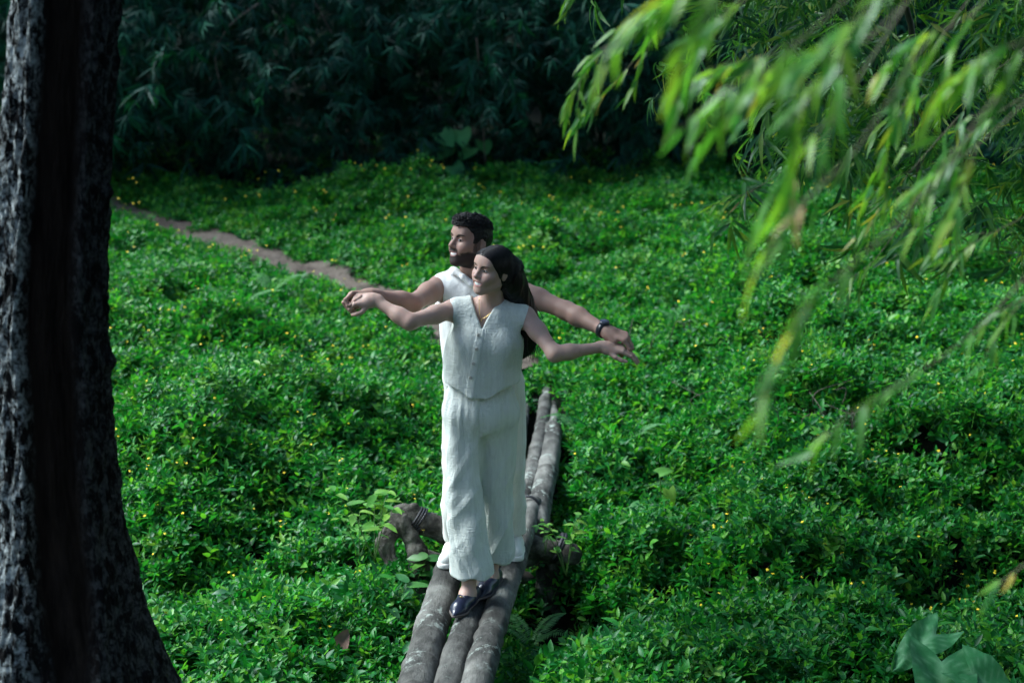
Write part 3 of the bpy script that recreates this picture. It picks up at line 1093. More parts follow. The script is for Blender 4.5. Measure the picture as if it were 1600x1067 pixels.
# ------------------------------------------------------------------ woman
SKW, LIPW = (0.46, 0.305, 0.25), (0.36, 0.13, 0.125)
SKM, LIPM = (0.35, 0.218, 0.172), (0.26, 0.12, 0.11)
woman = thing('person', (-0.13, 6.02, 0.0), 'woman in pale sage linen vest and wide trousers, arms spread, standing in front', 'person')
HW = Head(at(770, 421, 5.98), (-0.70, -0.70, 0.08), (0.22, 0.0, 1), 0.88)
HW.gaze = (-0.002, 0.0008)
wS_R, wS_L = at(706, 484, 6.03), at(822, 494, 6.03)
wE_R, wE_L = at(640, 503, 5.84), at(867, 553, 5.88)
wW_R, wW_L = at(584, 468, 5.90), at(944, 542, 5.95)
WX, WY = -0.128, 6.04
neckb = at(764, 486, 6.05)


def w_torso(g=0.0):
    cx = neckb[0]
    o = [ell((-0.135, WY, 0.88), (0.145 + g, 0.098 + g, 0.10), 0.03),
         ell((-0.130, WY, 1.01), (0.125 + g, 0.088 + g, 0.17), 0.05),
         ell((-0.112, WY + 0.005, 1.165), (0.138 + g, 0.094 + g, 0.155 + g), 0.05),
         ell((-0.112 - 0.062, WY - 0.065, 1.150), (0.062 + g, 0.050 + g, 0.058 + g), 0.05),
         ell((-0.112 + 0.062, WY - 0.065, 1.150), (0.062 + g, 0.050 + g, 0.058 + g), 0.05)]
    a, b = wS_R + (0.018, 0, -0.008), wS_L + (-0.018, 0, -0.008)
    o += [cone(a, b, 0.045 + g, 0.045 + g, 0.05),
          cone(a + (0.02, 0.01, 0.012), neckb + (-0.03, 0.01, 0.03), 0.03 + g, 0.03 + g, 0.04),
          cone(b + (-0.02, 0.01, 0.012), neckb + (0.03, 0.01, 0.03), 0.03 + g, 0.03 + g, 0.04)]
    return o


hW_R_d, hW_L_d = nrm((-1, -0.05, -0.02)), nrm((0.94, -0.05, -0.10))
wfR, wfL = np.array((-0.190, 5.90, 0.0)), np.array((-0.092, 6.10, 0.0))       # ankle positions on the logs
ops = w_torso()
ops += [cone(neckb + (0, 0.015, -0.03), HW.p(0, -0.022, -0.055), 0.052, 0.046, 0.035)]
ops += head_ops(HW, False)
ops += limb(wS_R, wE_R, wW_R, 0.042, 0.036, 0.0305, 0.0305, 0.0205, 0.03)
ops += limb(wS_L, wE_L, wW_L, 0.042, 0.036, 0.0305, 0.0305, 0.0205, 0.03)
ops += hand_ops(wW_R, hW_R_d, (0.05, -0.62, 0.78), False, 0.93, [(52, 62, 35), (55, 62, 35), (58, 62, 35), (62, 60, 35)],
                [(0.7, 0.7, -0.35), (0.9, 0.1, -0.4), (0.85, -0.3, -0.5)], 0.04)
ops += hand_ops(wW_L, hW_L_d, (0.1, -0.35, 0.93), True, 0.93, [(18, 22, 12), (24, 18, 10), (28, 16, 10), (36, 14, 8)],
                [(0.75, 0.6, -0.2), (0.95, 0.2, -0.25), (0.98, 0.0, -0.2)], 0.16)
ops += [cone((-0.215, WY - 0.01, 0.80), (-0.21, 5.96, 0.43), 0.062, 0.044, 0.03), cone((-0.21, 5.96, 0.43), wfR + (0, 0, 0.10), 0.048, 0.029, 0.02),
        cone((-0.06, WY + 0.01, 0.80), (-0.068, 6.09, 0.43), 0.062, 0.044, 0.03), cone((-0.075, 6.09, 0.43), wfL + (0, 0, 0.10), 0.048, 0.029, 0.02)]
FD_R, FD_L = nrm((-0.36, -0.93, 0)), nrm((-0.30, -0.95, 0))
for p, fd in ((wfR, FD_R), (wfL, FD_L)):
    ops += [cone(p + (0, 0, 0.10), p + fd * 0.01 + (0, 0, 0.045), 0.028, 0.034, 0.02),
            cone(p - fd * 0.035 + (0, 0, 0.034), p + fd * 0.03 + (0, 0, 0.045), 0.026, 0.034, 0.02),
            cone(p + fd * 0.02 + (0, 0, 0.044), p + fd * 0.115 + (0, 0, 0.016), 0.030, 0.011, 0.02)]
me = body_mesh(ops, (-0.86, 5.66, 0.0), (0.55, 6.28, 1.66), HW, HW.p(0, -0.02, -0.145), [(wW_R, hW_R_d), (wW_L, hW_L_d)], SKW, LIPW, False)
obj('body', me, woman)

# vest
vx = at(753, 513, 5.95)            # bottom of the V
ops = w_torso(0.012)[1:]
ops += [cone((-0.132, WY, 1.05), (-0.135, WY - 0.004, 0.885), 0.148, 0.176, 0.06, S=(1, 0.78, 1)),
        cone((-0.118, WY, 1.14), (-0.132, WY, 1.05), 0.146, 0.150, 0.05, S=(1, 0.76, 1))]


def vcut(X, Y, Z):
    w = (Z - vx[2]) * 0.50
    k = np.abs(X - (vx[0] + (Z - vx[2]) * 0.10)) - np.where(Z > vx[2] + 0.05, w * 0.98, w)
    front = Y - (neckb[1] + 0.02)
    return np.maximum(k * 0.88, front)


ops.append(fun(vcut, (-0.3, 5.7, vx[2] - 0.02), (0.1, 6.1, 1.5), 0.004))
ops.append(cone(neckb + (0, 0.02, -0.02), neckb + (0, 0.0, 0.2), 0.066, 0.08, 0.006, 's'))
for S_, E_, sg in ((wS_R, wE_R, -1), (wS_L, wE_L, 1)):
    dr = nrm(E_ - S_)
    ops.append(cone(S_ + (sg * 0.034, 0, -0.018), S_ + (sg * 0.10, -0.06, -0.05), 0.062, 0.085, 0.006, 's'))
    ops.append(cone(S_ + (sg * (0.030 if sg < 0 else 0.012), 0.0, -0.05), S_ + (sg * 0.09, -0.02, -0.09), 0.055, 0.07, 0.006, 's'))


def hem(X, Y, Z):
    # scalloped lower edge with two points in front
    e = 0.980 - 0.040 * np.exp(-((X + 0.180) / 0.055) ** 2) - 0.044 * np.exp(-((X + 0.100) / 0.05) ** 2)
    return Z - e


ops.append(fun(hem, (-0.5, 5.7, 0.6), (0.3, 6.4, 1.02), 0.003))


def place_x(z):
    return np.interp(z, [0.90, 0.97, 1.04, 1.11, 1.19, 1.25], [at(736, 615, 5.9)[0], at(737, 592, 5.9)[0], at(741, 568, 5.9)[0], at(746, 545, 5.9)[0], at(751, 520, 5.9)[0], at(752, 512, 5.9)[0]])


def vfold(V, N):
    z = V[:, 2]
    d = 0.006 * noise(V * np.array((16, 10, 4)) + 2.0) * sstep(1.30, 1.1, z) + 0.006 * noise(V * np.array((9, 7, 2.0)) + 7) * sstep(1.15, 0.95, z)
    d = d + 0.0025 * noise(V * np.array((26, 20, 14)) + 1)
    fr = N[:, 1] < -0.2
    px = place_x(z)
    d = d + fr * (z < vx[2] + 0.0) * (0.003 * ((V[:, 0] - px - 0.008 < 0.012) & (V[:, 0] - px > -0.022)) - 0.004 * np.exp(-((V[:, 0] - px - 0.0145) / 0.003) ** 2))
    return d


vest, VV, VF = cloth('vest', ops, (-0.42, 5.84, 0.84), (0.20, 6.26, 1.46), 0.0035, 'linen', woman, vfold)


def front_y(V, x, z, rad=0.012):
    m = (np.abs(V[:, 0] - x) < rad) & (np.abs(V[:, 2] - z) < rad)
    return V[m, 1].min() if m.any() else 6.0


bt = []
for (u, v) in ((747.5, 523), (744.6, 545), (739.8, 568), (735.4, 590)):
    p = at(u, v, 5.9)
    yy = front_y(VV, p[0], p[2]); p = at(u, v, yy)
    yy = front_y(VV, p[0], p[2])
    c_ = np.array((p[0], yy - 0.002, p[2]))
    Vb, Fb = [], []
    prof = [(0.0, -0.0022), (0.0035, -0.0022), (0.0045, -0.0038), (0.0068, -0.0034), (0.0074, -0.0015), (0.0072, 0.003)]
    for r_, y_ in prof:
        for k in range(14):
            a = 2 * math.pi * k / 14
            Vb.append(c_ + (r_ * math.cos(a), y_, r_ * math.sin(a)))
    for i in range(len(prof) - 1):
        for k in range(14):
            Fb.append((i * 14 + k, i * 14 + (k + 1) % 14, (i + 1) * 14 + (k + 1) % 14, (i + 1) * 14 + k))
    mk('button', np.array(Vb), Fb, M['button'], vest)

# wide trousers
ops = [ell((-0.140, WY, 0.905), (0.150, 0.106, 0.13), 0.05), ell((-0.140, WY, 0.835), (0.163, 0.118, 0.105), 0.05),
       cone((-0.212, WY - 0.02, 0.82), (-0.213, 5.962, 0.46), 0.088, 0.080, 0.05), cone((-0.213, 5.962, 0.46), (-0.163, 5.915, 0.02), 0.080, 0.094, 0.02),
       cone((-0.062, WY + 0.01, 0.82), (-0.070, 6.08, 0.46), 0.085, 0.077, 0.035), cone((-0.070, 6.08, 0.46), (-0.060, 6.12, 0.02), 0.077, 0.084, 0.008)]


def phem(X, Y, Z):
    return Z - (0.128 + 0.006 * np.sin(X * 60) + 0.02 * (Y < 6.01) * 0)


ops.append(fun(phem, (-0.6, 5.6, -0.3), (0.3, 6.4, 0.17), 0.004))


def pfold(V, N):
    z = V[:, 2]
    def rdg(q): return 0.5 - np.minimum(np.abs(noise(q)) * 2.2, 1.0)
    d = 0.014 * noise(V * np.array((12, 10, 1.4)) + 4) * sstep(0.98, 0.7, z) + 0.007 * rdg(V * np.array((11, 9, 1.7)) + 9) * sstep(0.95, 0.75, z)
    sl = V.copy(); sl[:, 2] = V[:, 2] * 8 + V[:, 0] * 16
    d = d + 0.010 * rdg(sl * np.array((5, 4, 0.8)) + 5) * sstep(0.80, 0.35, z) * sstep(-0.05, -0.15, V[:, 0])
    sl[:, 2] = V[:, 2] * 8 - V[:, 0] * 10
    d = d + 0.007 * rdg(sl * np.array((5, 4, 0.7)) + 2) * sstep(0.85, 0.5, z)
    d = d + 0.005 * noise(V * np.array((44, 30, 3.0))) * sstep(0.70, 0.88, z)
    # centre seam at the front of the waist
    d = d - 0.004 * np.exp(-((V[:, 0] + 0.140) / 0.006) ** 2) * (N[:, 1] < 0) * sstep(0.62, 0.72, z)
    return d * sstep(-1, 1, 1)


pants, _, _ = cloth('trousers', ops, (-0.40, 5.76, 0.08), (0.16, 6.30, 1.04), 0.0042, 'linen', woman, pfold)

# loafers
for p, fd in ((wfR, FD_R), (wfL, FD_L)):
    sd = np.array((fd[1], -fd[0], 0))
    Q = lambda a, b, c: p + fd * a + sd * b + np.array((0, 0, c))
    Rm = [sd, fd, np.array((0, 0, 1.0))]
    so = [cone(Q(-0.055, 0, 0.024), Q(0.03, 0, 0.024), 0.033, 0.036, 0.02, S=(1, 1, 1.15)), cone(Q(0.03, 0, 0.020), Q(0.115, 0, 0.014), 0.040, 0.036, 0.02, S=(1, 1, 1.1)),
          cone(Q(0.115, 0, 0.012), Q(0.170, 0.0, 0.008), 0.034, 0.010, 0.02, S=(1, 1, 0.75)),
          ell(Q(0.012, 0, 0.080), (0.0285, 0.058, 0.056), 0.004, 's', Rm), cone(Q(-0.05, 0, 0.080), Q(0.0, 0, 0.070), 0.024, 0.028, 0.006, 's'),
          fun(lambda X, Y, Z: Z - 0.008, p - 0.3, p + 0.3 - np.array((0, 0, 0.28)), 0.003)]
    v, f = solid(so, p + (-0.2, -0.22, -0.02), p + (0.2, 0.22, 0.14), 0.003)
    sh = mk('loafer', v, f, M['navy'], woman)
    so = [cone(Q(-0.055, 0, 0.003), Q(0.115, 0, 0.003), 0.036, 0.037, 0.02), cone(Q(0.115, 0, 0.003), Q(0.170, 0, 0.003), 0.036, 0.012, 0.03),
          fun(lambda X, Y, Z: np.abs(Z - 0.002) - 0.006, p - 0.3, p + 0.3, 0.002, 'i')]
    v, f = solid(so, p + (-0.2, -0.22, -0.03), p + (0.2, 0.22, 0.06), 0.003)
    mk('sole', v, f, M['lining'], sh)
    bp = [Q(0.082 - 0.010 * math.cos(t * math.pi), 0.026 * t, 0.058 - 0.020 * t * t) for t in np.linspace(-1, 1, 11)]
    v, f = tube(bp, 0.003, 6); mk('strap', v, f, M['navy'], sh)
    v, f = tube([Q(0.09, 0.008, 0.062), Q(0.095, 0.0, 0.0635), Q(0.09, -0.008, 0.062)], 0.0022, 6); mk('buckle', v, f, M['gold'], sh)

# necklace on the skin
npts = []
bodyV = np.empty(len(me.vertices) * 3, np.float32); me.vertices.foreach_get('co', bodyV); bodyV = bodyV.reshape(-1, 3)
for (u, v) in ((748.5, 466), (748.8, 480), (750, 492), (752.0, 498), (756, 497), (763, 492), (768, 488)):
    p = at(u, v, 5.95); yy = front_y(bodyV, p[0], p[2], 0.01); p = at(u, v, yy); yy = front_y(bodyV, p[0], p[2], 0.01)
    npts.append((p[0], yy - 0.002, p[2]))
v, f = tube(spline(npts, 40), 0.0016, 6)
nk = mk('necklace', v, f, M['gold'], woman)
p = np.array(npts[3])
v, f = tube([p + (0, -0.001, 0), p + (-0.0005, -0.002, -0.006), p + (0, -0.002, -0.012)], [0.0015, 0.0035, 0.001], 6)
mk('pendant', v, f, M['gold'], nk)


def ring_around(c, ax, r, w, flat=1.0, n=40, sides=6):
    s, _, up = frame(ax)
    pts = [np.asarray(c) + r * (math.cos(t) * s + flat * math.sin(t) * up) for t in np.linspace(0, 2 * math.pi, n)]
    return tube(pts, w, sides, cap=False)


v, f = ring_around(wW_L + (wE_L - wW_L) * 0.03, wE_L - wW_L, 0.0255, 0.0015)
mk('bracelet', v, f, M['gold'], woman)
v, f = ring_around(wfR + (0, 0, 0.082), (0.1, 0.15, 1), 0.032, 0.001)
mk('anklet', v, f, M['gold'], woman)

# hair: parted cap plus a long mass falling behind her left shoulder
def scalp(H, l, f, u, g):
    """push a local direction out to the hair cap"""
    r = np.array((0.0800, 0.1020, 0.0885)) + g
    c = np.array((0, -0.014, 0.032))
    d = np.array((l, f, u)) - c
    return c + d / np.linalg.norm(d / r)


SPN = spline([HW.p(0.02, -0.095, 0.01), HW.p(0.035, -0.10, -0.05), at(812, 470, 6.09), at(821, 500, 6.10), at(824, 528, 6.09), at(818, 556, 6.08)], 14)
ops = [HW.e((0, -0.012, 0.030), (0.0800, 0.1015, 0.0880), 0.01), HW.e((0, 0.012, 0.000), (0.0715, 0.0830, 0.0900), 0.02),
       HW.e((0, 0.058, 0.055), (0.0565, 0.0375, 0.0385), 0.03), HW.e((0, -0.05, -0.02), (0.070, 0.068, 0.07), 0.04)]
for i in range(13):
    ra = np.interp(i / 13, [0, 0.25, 0.6, 0.85, 1], [0.050, 0.055, 0.046, 0.034, 0.014])
    rb = np.interp((i + 1) / 13, [0, 0.25, 0.6, 0.85, 1], [0.050, 0.055, 0.046, 0.034, 0.014])
    ops.append(cone(SPN[i], SPN[i + 1], ra, rb, 0.03))


def face_cut(X, Y, Z):
    dx, dy, dz = X - HW.c[0], Y - HW.c[1], Z - HW.c[2]
    l = (dx * HW.l[0] + dy * HW.l[1] + dz * HW.l[2]) / HW.k
    f = (dx * HW.f[0] + dy * HW.f[1] + dz * HW.f[2]) / HW.k
    u = (dx * HW.u[0] + dy * HW.u[1] + dz * HW.u[2]) / HW.k
    # hairline: high at the parting, running down past the temple to the front of the ear
    la = np.abs(l + 0.002)
    o = ((la / 0.0500) ** 2.4 + (np.abs(u + 0.030) / 0.0865) ** 2.4) ** (1 / 2.4)
    o = np.maximum((o - 1) * 0.055, 0.02 - f)
    c2 = np.maximum((u - (-0.036 + 1.15 * f)) * 0.65, -0.001 - f)
    return np.minimum(o, c2)


ops.append(fun(face_cut, HW.c - 0.2, HW.c + 0.2, 0.006))
ops.append(HW.e((0.084, -0.008, -0.016), (0.016, 0.020, 0.024), 0.006, 's'))
V, F = solid(ops, (-0.28, 5.80, 1.05), (0.16, 6.28, 1.64), 0.0035)
N = vnormals(V, F)
_, hf_, hu_ = HW.loc(V)
V = V + N * ((0.003 * noise(V * np.array((70, 70, 9))) + 0.005 * noise(V * np.array((24, 24, 5)))) * sstep(0.02, -0.04, hf_) - 0.002 * sstep(0.0, 0.03, hf_))[:, None]
hair_o = [(V, [tuple(q) for q in F])]
from mathutils.kdtree import KDTree
kd = KDTree(len(V))
for i, q in enumerate(V): kd.insert(q, i)
kd.balance()
NV = vnormals(V, F)


def on_hair(q, g):
    c, i, _ = kd.find(q)
    return np.array(c) + NV[i] * g


paths = []
r2 = np.random.default_rng(8)
for k in range(900):
    sg = 1 if k % 4 else -1
    f0 = 0.074 - 0.125 * r2.uniform() ** 1.3           # root along the parting
    g = r2.uniform(0.0005, 0.0035) + 0.0035 * sstep(0.03, 0.06, f0)
    fr = sstep(-0.05, 0.075, f0)                         # front strands sweep lower past the temple
    ul = 0.055 - 0.075 * fr + r2.normal() * 0.012
    u0 = float(np.interp(f0, [-0.06, 0.0, 0.04, 0.074], [0.105, 0.120, 0.104, 0.066]))
    way = [(0.001, f0, u0), (0.020, f0 - 0.003, u0 - 0.006), (0.042, f0 - 0.016, u0 * 0.72), (0.060, f0 - 0.036, 0.35 * u0 + 0.65 * ul + 0.008), (0.071, f0 * 0.4 - 0.024, ul), (0.072, -0.040, ul - 0.010), (0.058, -0.076, ul - 0.02), (0.035, -0.095, ul - 0.035)]
    lift = r2.uniform(0.0, 0.0018)
    P = [on_hair(q, lift) for q in spline([HW.p(*scalp(HW, sg * a, b, c, g)) for a, b, c in way], 16)]
    off = r2.normal(size=3); off = off / np.linalg.norm(off)
    stop = int(r2.integers(8, 14))
    for i in range(2, stop):
        rad = np.interp(i / 13, [0, 0.25, 0.6, 0.85, 1], [0.050, 0.055, 0.046, 0.036, 0.018]) * r2.uniform(0.94, 1.10)
        P.append(SPN[i] + off * rad + 0.006 * np.sin(i * 0.9 + k * 0.13) * np.array((1, 0.3, 0)))
    paths.append(spline(P, 40))
for k in range(60):      # fly-away strands
    i0 = r2.integers(5, 11)
    P = [SPN[i0] + r2.normal(size=3) * 0.02]
    dv = np.array((r2.uniform(0.0, 0.03), r2.uniform(-0.02, 0.02), -0.03))
    for j in range(4): P.append(P[-1] + dv + r2.normal(size=3) * 0.006); dv[0] *= 0.5
    paths.append(spline(P, 10))
hair_o.append(strands(paths, 0.0013))
v, f = join(hair_o)
mk('hair', v, f, M['hair'], woman)

# ------------------------------------------------------------------ man
man = thing('person', (-0.13, 6.42, 0.0), 'bearded man in white sleeveless shirt standing behind, arms spread', 'person')
HM = Head(at(735, 378, 6.30), (-0.79, -0.59, 0.20), (0.08, 0.06, 1), 0.94)
HM.gaze = (0.003, 0.001)
mS_R, mS_L = at(686, 448, 6.36), at(812, 455, 6.36)
mE_R, mE_L = at(645, 474, 6.10), at(886, 486, 6.18)
mW_R, mW_L = at(580, 461, 5.97), at(948, 518, 6.00)
neckm = at(742, 445, 6.38)
MY = 6.40


def m_torso(g=0.0):
    a, b = mS_R + (0.02, 0, -0.012), mS_L + (-0.02, 0, -0.012)
    return [ell((-0.135, MY, 0.93), (0.160 + g, 0.112 + g, 0.14), 0.03), ell((-0.138, MY, 1.08), (0.150 + g, 0.105 + g, 0.17), 0.05),
            ell((-0.15, MY, 1.24), (0.170 + g, 0.112 + g, 0.16 + g), 0.05),
            cone(a, b, 0.056 + g, 0.056 + g, 0.05),
            cone(a + (0.02, 0.01, 0.02), neckm + (-0.03, 0.01, 0.03), 0.036 + g, 0.036 + g, 0.04),
            cone(b + (-0.02, 0.01, 0.02), neckm + (0.03, 0.01, 0.03), 0.036 + g, 0.036 + g, 0.04)]


hM_R_d, hM_L_d = nrm((-0.93, -0.36, 0.06)), nrm((0.86, -0.32, -0.22))
ops = m_torso()
ops += [cone(neckm + (0, 0.01, -0.03), HM.p(0, -0.02, -0.06), 0.062, 0.058, 0.035)]
ops += head_ops(HM, True)
ops += limb(mS_R, mE_R, mW_R, 0.052, 0.046, 0.0375, 0.039, 0.0255, 0.03)
ops += limb(mS_L, mE_L, mW_L, 0.052, 0.046, 0.0385, 0.040, 0.0255, 0.03)
ops += hand_ops(mW_R, hM_R_d, (-0.1, 0.40, 0.90), False, 1.04, [(40, 70, 45), (48, 74, 45), (55, 76, 45), (60, 76, 45)],
                [(0.8, 0.5, -0.3), (0.85, -0.1, -0.5), (0.7, -0.4, -0.6)], 0.06)
ops += hand_ops(mW_L, hM_L_d, (0.15, -0.35, 0.93), True, 1.04, [(40, 72, 50), (46, 70, 46), (50, 70, 46), (54, 66, 44)],
                [(0.7, 0.45, -0.5), (0.75, 0.0, -0.65), (0.7, -0.2, -0.7)], 0.10)
mfR, mfL = np.array((-0.262, 6.47, 0.0)), np.array((0.002, 6.57, 0.0))
ops += [cone((-0.22, MY, 0.86), (-0.25, 6.40, 0.47), 0.085, 0.058, 0.03), cone((-0.25, 6.40, 0.47), mfR + (0, 0, 0.1), 0.055, 0.034, 0.02),
        cone((-0.05, MY, 0.86), (-0.01, 6.42, 0.47), 0.085, 0.058, 0.03), cone((-0.01, 6.42, 0.47), mfL + (0, 0, 0.1), 0.055, 0.034, 0.02)]
for p in (mfR, mfL):
    ops += [cone(p + (0, 0.02, 0.05), p + (0, -0.10, 0.035), 0.036, 0.025, 0.02)]
me = body_mesh(ops, (-0.86, 5.70, 0.0), (0.55, 6.60, 1.74), HM, HM.p(0, -0.02, -0.14), [(mW_R, hM_R_d), (mW_L, hM_L_d)], SKM, LIPM, True)
obj('body', me, man)

# shirt
ops = m_torso(0.016)[1:]
ops += [cone((-0.145, MY, 1.10), (-0.145, MY, 0.90), 0.160, 0.178, 0.06, S=(1, 0.75, 1)), cone((-0.155, MY, 1.24), (-0.145, MY, 1.10), 0.166, 0.160, 0.05, S=(1, 0.75, 1))]
vm = at(742, 446, 6.27)


def mcut(X, Y, Z):
    return np.maximum((np.abs(X - vm[0]) - (Z - vm[2]) * 0.75) * 0.8, Y - (neckm[1] + 0.02))


ops.append(fun(mcut, (-0.4, 6.0, vm[2] - 0.02), (0.1, 6.4, 1.6), 0.004))
ops.append(cone(neckm + (0, 0.02, -0.01), neckm + (-0.02, -0.01, 0.2), 0.074, 0.10, 0.006, 's'))
for S_, sg in ((mS_R, -1), (mS_L, 1)):
    ops.append(cone(S_ + (sg * 0.040, -0.02, -0.03), S_ + (sg * 0.08, -0.12, -0.06), 0.068, 0.09, 0.006, 's'))
# folded collar
cl = [at(703, 428, 6.36), at(712, 424, 6.30), at(724, 433, 6.27), at(737, 444, 6.26), at(742, 447, 6.265)]
for a, b in zip(cl[:-1], cl[1:]):
    ops.append(cone(a, b, 0.016, 0.013, 0.008))
cl = [at(742, 447, 6.265), at(752, 445, 6.27), at(775, 438, 6.32)]
for a, b in zip(cl[:-1], cl[1:]):
    ops.append(cone(a, b, 0.012, 0.014, 0.008))
ops.append(cone(at(703, 428, 6.36), at(708, 423, 6.42), 0.02, 0.022, 0.01))
ops.append(fun(lambda X, Y, Z: Z - 0.875 - 0.008 * np.sin(X * 30), (-0.6, 6.0, 0.5), (0.3, 6.8, 0.9), 0.003))


def sfold(V, N):
    z = V[:, 2]
    d = 0.007 * noise(V * np.array((13, 10, 2.2)) + 2) * sstep(1.42, 1.2, z) + 0.003 * noise(V * np.array((30, 20, 5)) + 8)
    sl = V.copy(); sl[:, 2] = V[:, 2] * 8 - V[:, 0] * 14
    return d + 0.004 * noise(sl * np.array((3, 3, 1.0)))


cloth('shirt', ops, (-0.46, 6.14, 0.84), (0.24, 6.66, 1.56), 0.0042, 'shirt', man, sfold)
ops = [ell((-0.135, MY, 0.90), (0.180, 0.13, 0.14), 0.05),
       cone((-0.215, MY, 0.86), (-0.235, 6.40, 0.47), 0.098, 0.092, 0.03), cone((-0.235, 6.40, 0.47), mfR + (0.02, 0.01, 0.02), 0.092, 0.082, 0.02),
       cone((-0.045, MY, 0.86), (-0.02, 6.42, 0.47), 0.098, 0.090, 0.03), cone((-0.02, 6.42, 0.47), mfL + (-0.01, 0, 0.02), 0.090, 0.080, 0.012),
       fun(lambda X, Y, Z: Z - 0.085, (-0.6, 6.0, -0.2), (0.3, 6.8, 0.12), 0.004)]
cloth('trousers', ops, (-0.45, 6.16, 0.05), (0.20, 6.64, 1.08), 0.005, 'chino', man, pfold)
for p, sd in ((mfR, -0.35), (mfL, 0.1)):
    fd = nrm((sd, -1, 0)); s_ = np.array((fd[1], -fd[0], 0))
    Q = lambda a, b, c: p + fd * a + s_ * b + np.array((0, 0, c))
    so = [cone(Q(-0.07, 0, 0.045), Q(0.06, 0, 0.04), 0.042, 0.044, 0.03), cone(Q(0.06, 0, 0.038), Q(0.155, 0, 0.030), 0.044, 0.036, 0.03),
          cone(Q(-0.05, 0, 0.05), Q(-0.03, 0, 0.10), 0.038, 0.040, 0.03), cone(Q(0.0, 0, 0.06), Q(0.05, 0, 0.06), 0.034, 0.030, 0.03),
          fun(lambda X, Y, Z: Z - 0.022, p - 0.3, p + 0.3 - np.array((0, 0, 0.27)), 0.003)]
    v, f = solid(so, p + (-0.22, -0.25, -0.02), p + (0.22, 0.22, 0.17), 0.0035)
    sh = mk('sneaker', v, f, M['sneaker'], man)
    so = [cone(Q(-0.07, 0, 0.01), Q(0.06, 0, 0.01), 0.047, 0.049, 0.03), cone(Q(0.06, 0, 0.01), Q(0.158, 0, 0.01), 0.049, 0.041, 0.03),
          fun(lambda X, Y, Z: np.abs(Z - 0.012) - 0.013, p - 0.3, p + 0.3, 0.004, 'i')]
    v, f = solid(so, p + (-0.22, -0.25, -0.03), p + (0.22, 0.22, 0.08), 0.0035)
    mk('sole', v, f, M['sneaker'], sh)
    for a in (0.02, 0.045, 0.07):
        v, f = tube([Q(a, -0.022, 0.078 - a * 0.18), Q(a + 0.004, 0, 0.090 - a * 0.22), Q(a, 0.022, 0.078 - a * 0.18)], 0.003, 5)
        mk('lace', v, f, M['shirt'], sh)

# wrist watch
wax = nrm(mE_L - mW_L); wc = mW_L + wax * 0.018
watch = None
s_, _, up_ = frame(wax)
V = []; F = []
for i, (a, r_) in enumerate(((-0.013, 0.0310), (-0.013, 0.0355), (0.013, 0.0385), (0.013, 0.0330))):
    for k in range(32):
        t = 2 * math.pi * k / 32
        V.append(wc + wax * a + r_ * (math.cos(t) * s_ + math.sin(t) * up_))
for i in range(4):
    for k in range(32):
        F.append((i * 32 + k, i * 32 + (k + 1) % 32, ((i + 1) % 4) * 32 + (k + 1) % 32, ((i + 1) % 4) * 32 + k))
watch = mk('watch', np.array(V), F, M['watch'], man)
wn_ = nrm(up_ - 0.35 * s_ * np.sign(s_[1])) if True else up_
wn_ = nrm(np.array((0.15, -0.35, 0.93)) - wax * np.dot((0.15, -0.35, 0.93), wax))
ws_ = np.cross(wax, wn_)
V = []; F = []
for r_, hgt in ((0.021, 0.030), (0.022, 0.043), (0.018, 0.0455), (0.0, 0.0455)):
    for k in range(28):
        t = 2 * math.pi * k / 28
        V.append(wc + wn_ * hgt + r_ * (math.cos(t) * wax + math.sin(t) * ws_))
for i in range(3):
    for k in range(28):
        F.append((i * 28 + k, i * 28 + (k + 1) % 28, (i + 1) * 28 + (k + 1) % 28, (i + 1) * 28 + k))
mk('watch_case', np.array(V), F, M['glass'], watch)

# short curly hair with faded sides
def m_cut(X, Y, Z):
    dx, dy, dz = X - HM.c[0], Y - HM.c[1], Z - HM.c[2]
    l = dx * HM.l[0] + dy * HM.l[1] + dz * HM.l[2]
    f = dx * HM.f[0] + dy * HM.f[1] + dz * HM.f[2]
    u = dx * HM.u[0] + dy * HM.u[1] + dz * HM.u[2]
    o = ((np.abs(l) / 0.066) ** 4 + (np.abs(u + 0.020) / 0.089) ** 4) ** 0.25
    o = np.maximum((o - 1) * 0.06, 0.030 - f)
    b = np.maximum(u - (-0.004 + 0.0 * l), -0.022 - f)
    c = u + 0.062
    return np.minimum(np.minimum(o, b), c)


ops = [HM.e((0, -0.012, 0.030), (0.0785, 0.1005, 0.0865), 0.01), HM.e((0, 0.012, 0.0), (0.0685, 0.080, 0.087), 0.02), HM.e((0, 0.058, 0.055), (0.0545, 0.036, 0.036), 0.03), HM.e((0, 0.0, 0.068), (0.066, 0.090, 0.056), 0.02), HM.e((0, 0.055, 0.088), (0.05, 0.042, 0.030), 0.02),
       fun(m_cut, HM.c - 0.2, HM.c + 0.2, 0.004)]
for s in (-1, 1):
    ops.append(HM.e((s * 0.084, -0.010, -0.006), (0.016, 0.022, 0.032), 0.004, 's'))
V, F = solid(ops, HM.c - 0.17, HM.c + 0.17, 0.003)
V = V + vnormals(V, F) * (0.0022 * noise(V * 140) + 0.002 * noise(V * 60))[:, None]
hair_o = [(V, [tuple(q) for q in F])]
l, f, u = HM.loc(V)
tops = np.where((u > 0.072))[0]
paths = []
for k in range(620):
    i = tops[r2.integers(len(tops))]
    p0 = V[i]; nn = nrm(p0 - HM.p(0, 0, 0.02)); s1, _, s2 = frame(nn)
    rc = r2.uniform(0.004, 0.0085); ph = r2.uniform(0, 6.28); sg = r2.choice((-1, 1))
    P = [p0 + nn * (0.001 + 0.0015 * j) * (1 if u[i] > 0.09 else 0.6) + rc * (math.cos(ph + sg * j * 0.75) * s1 + math.sin(ph + sg * j * 0.75) * s2) for j in range(9)]
    paths.append(np.array(P))
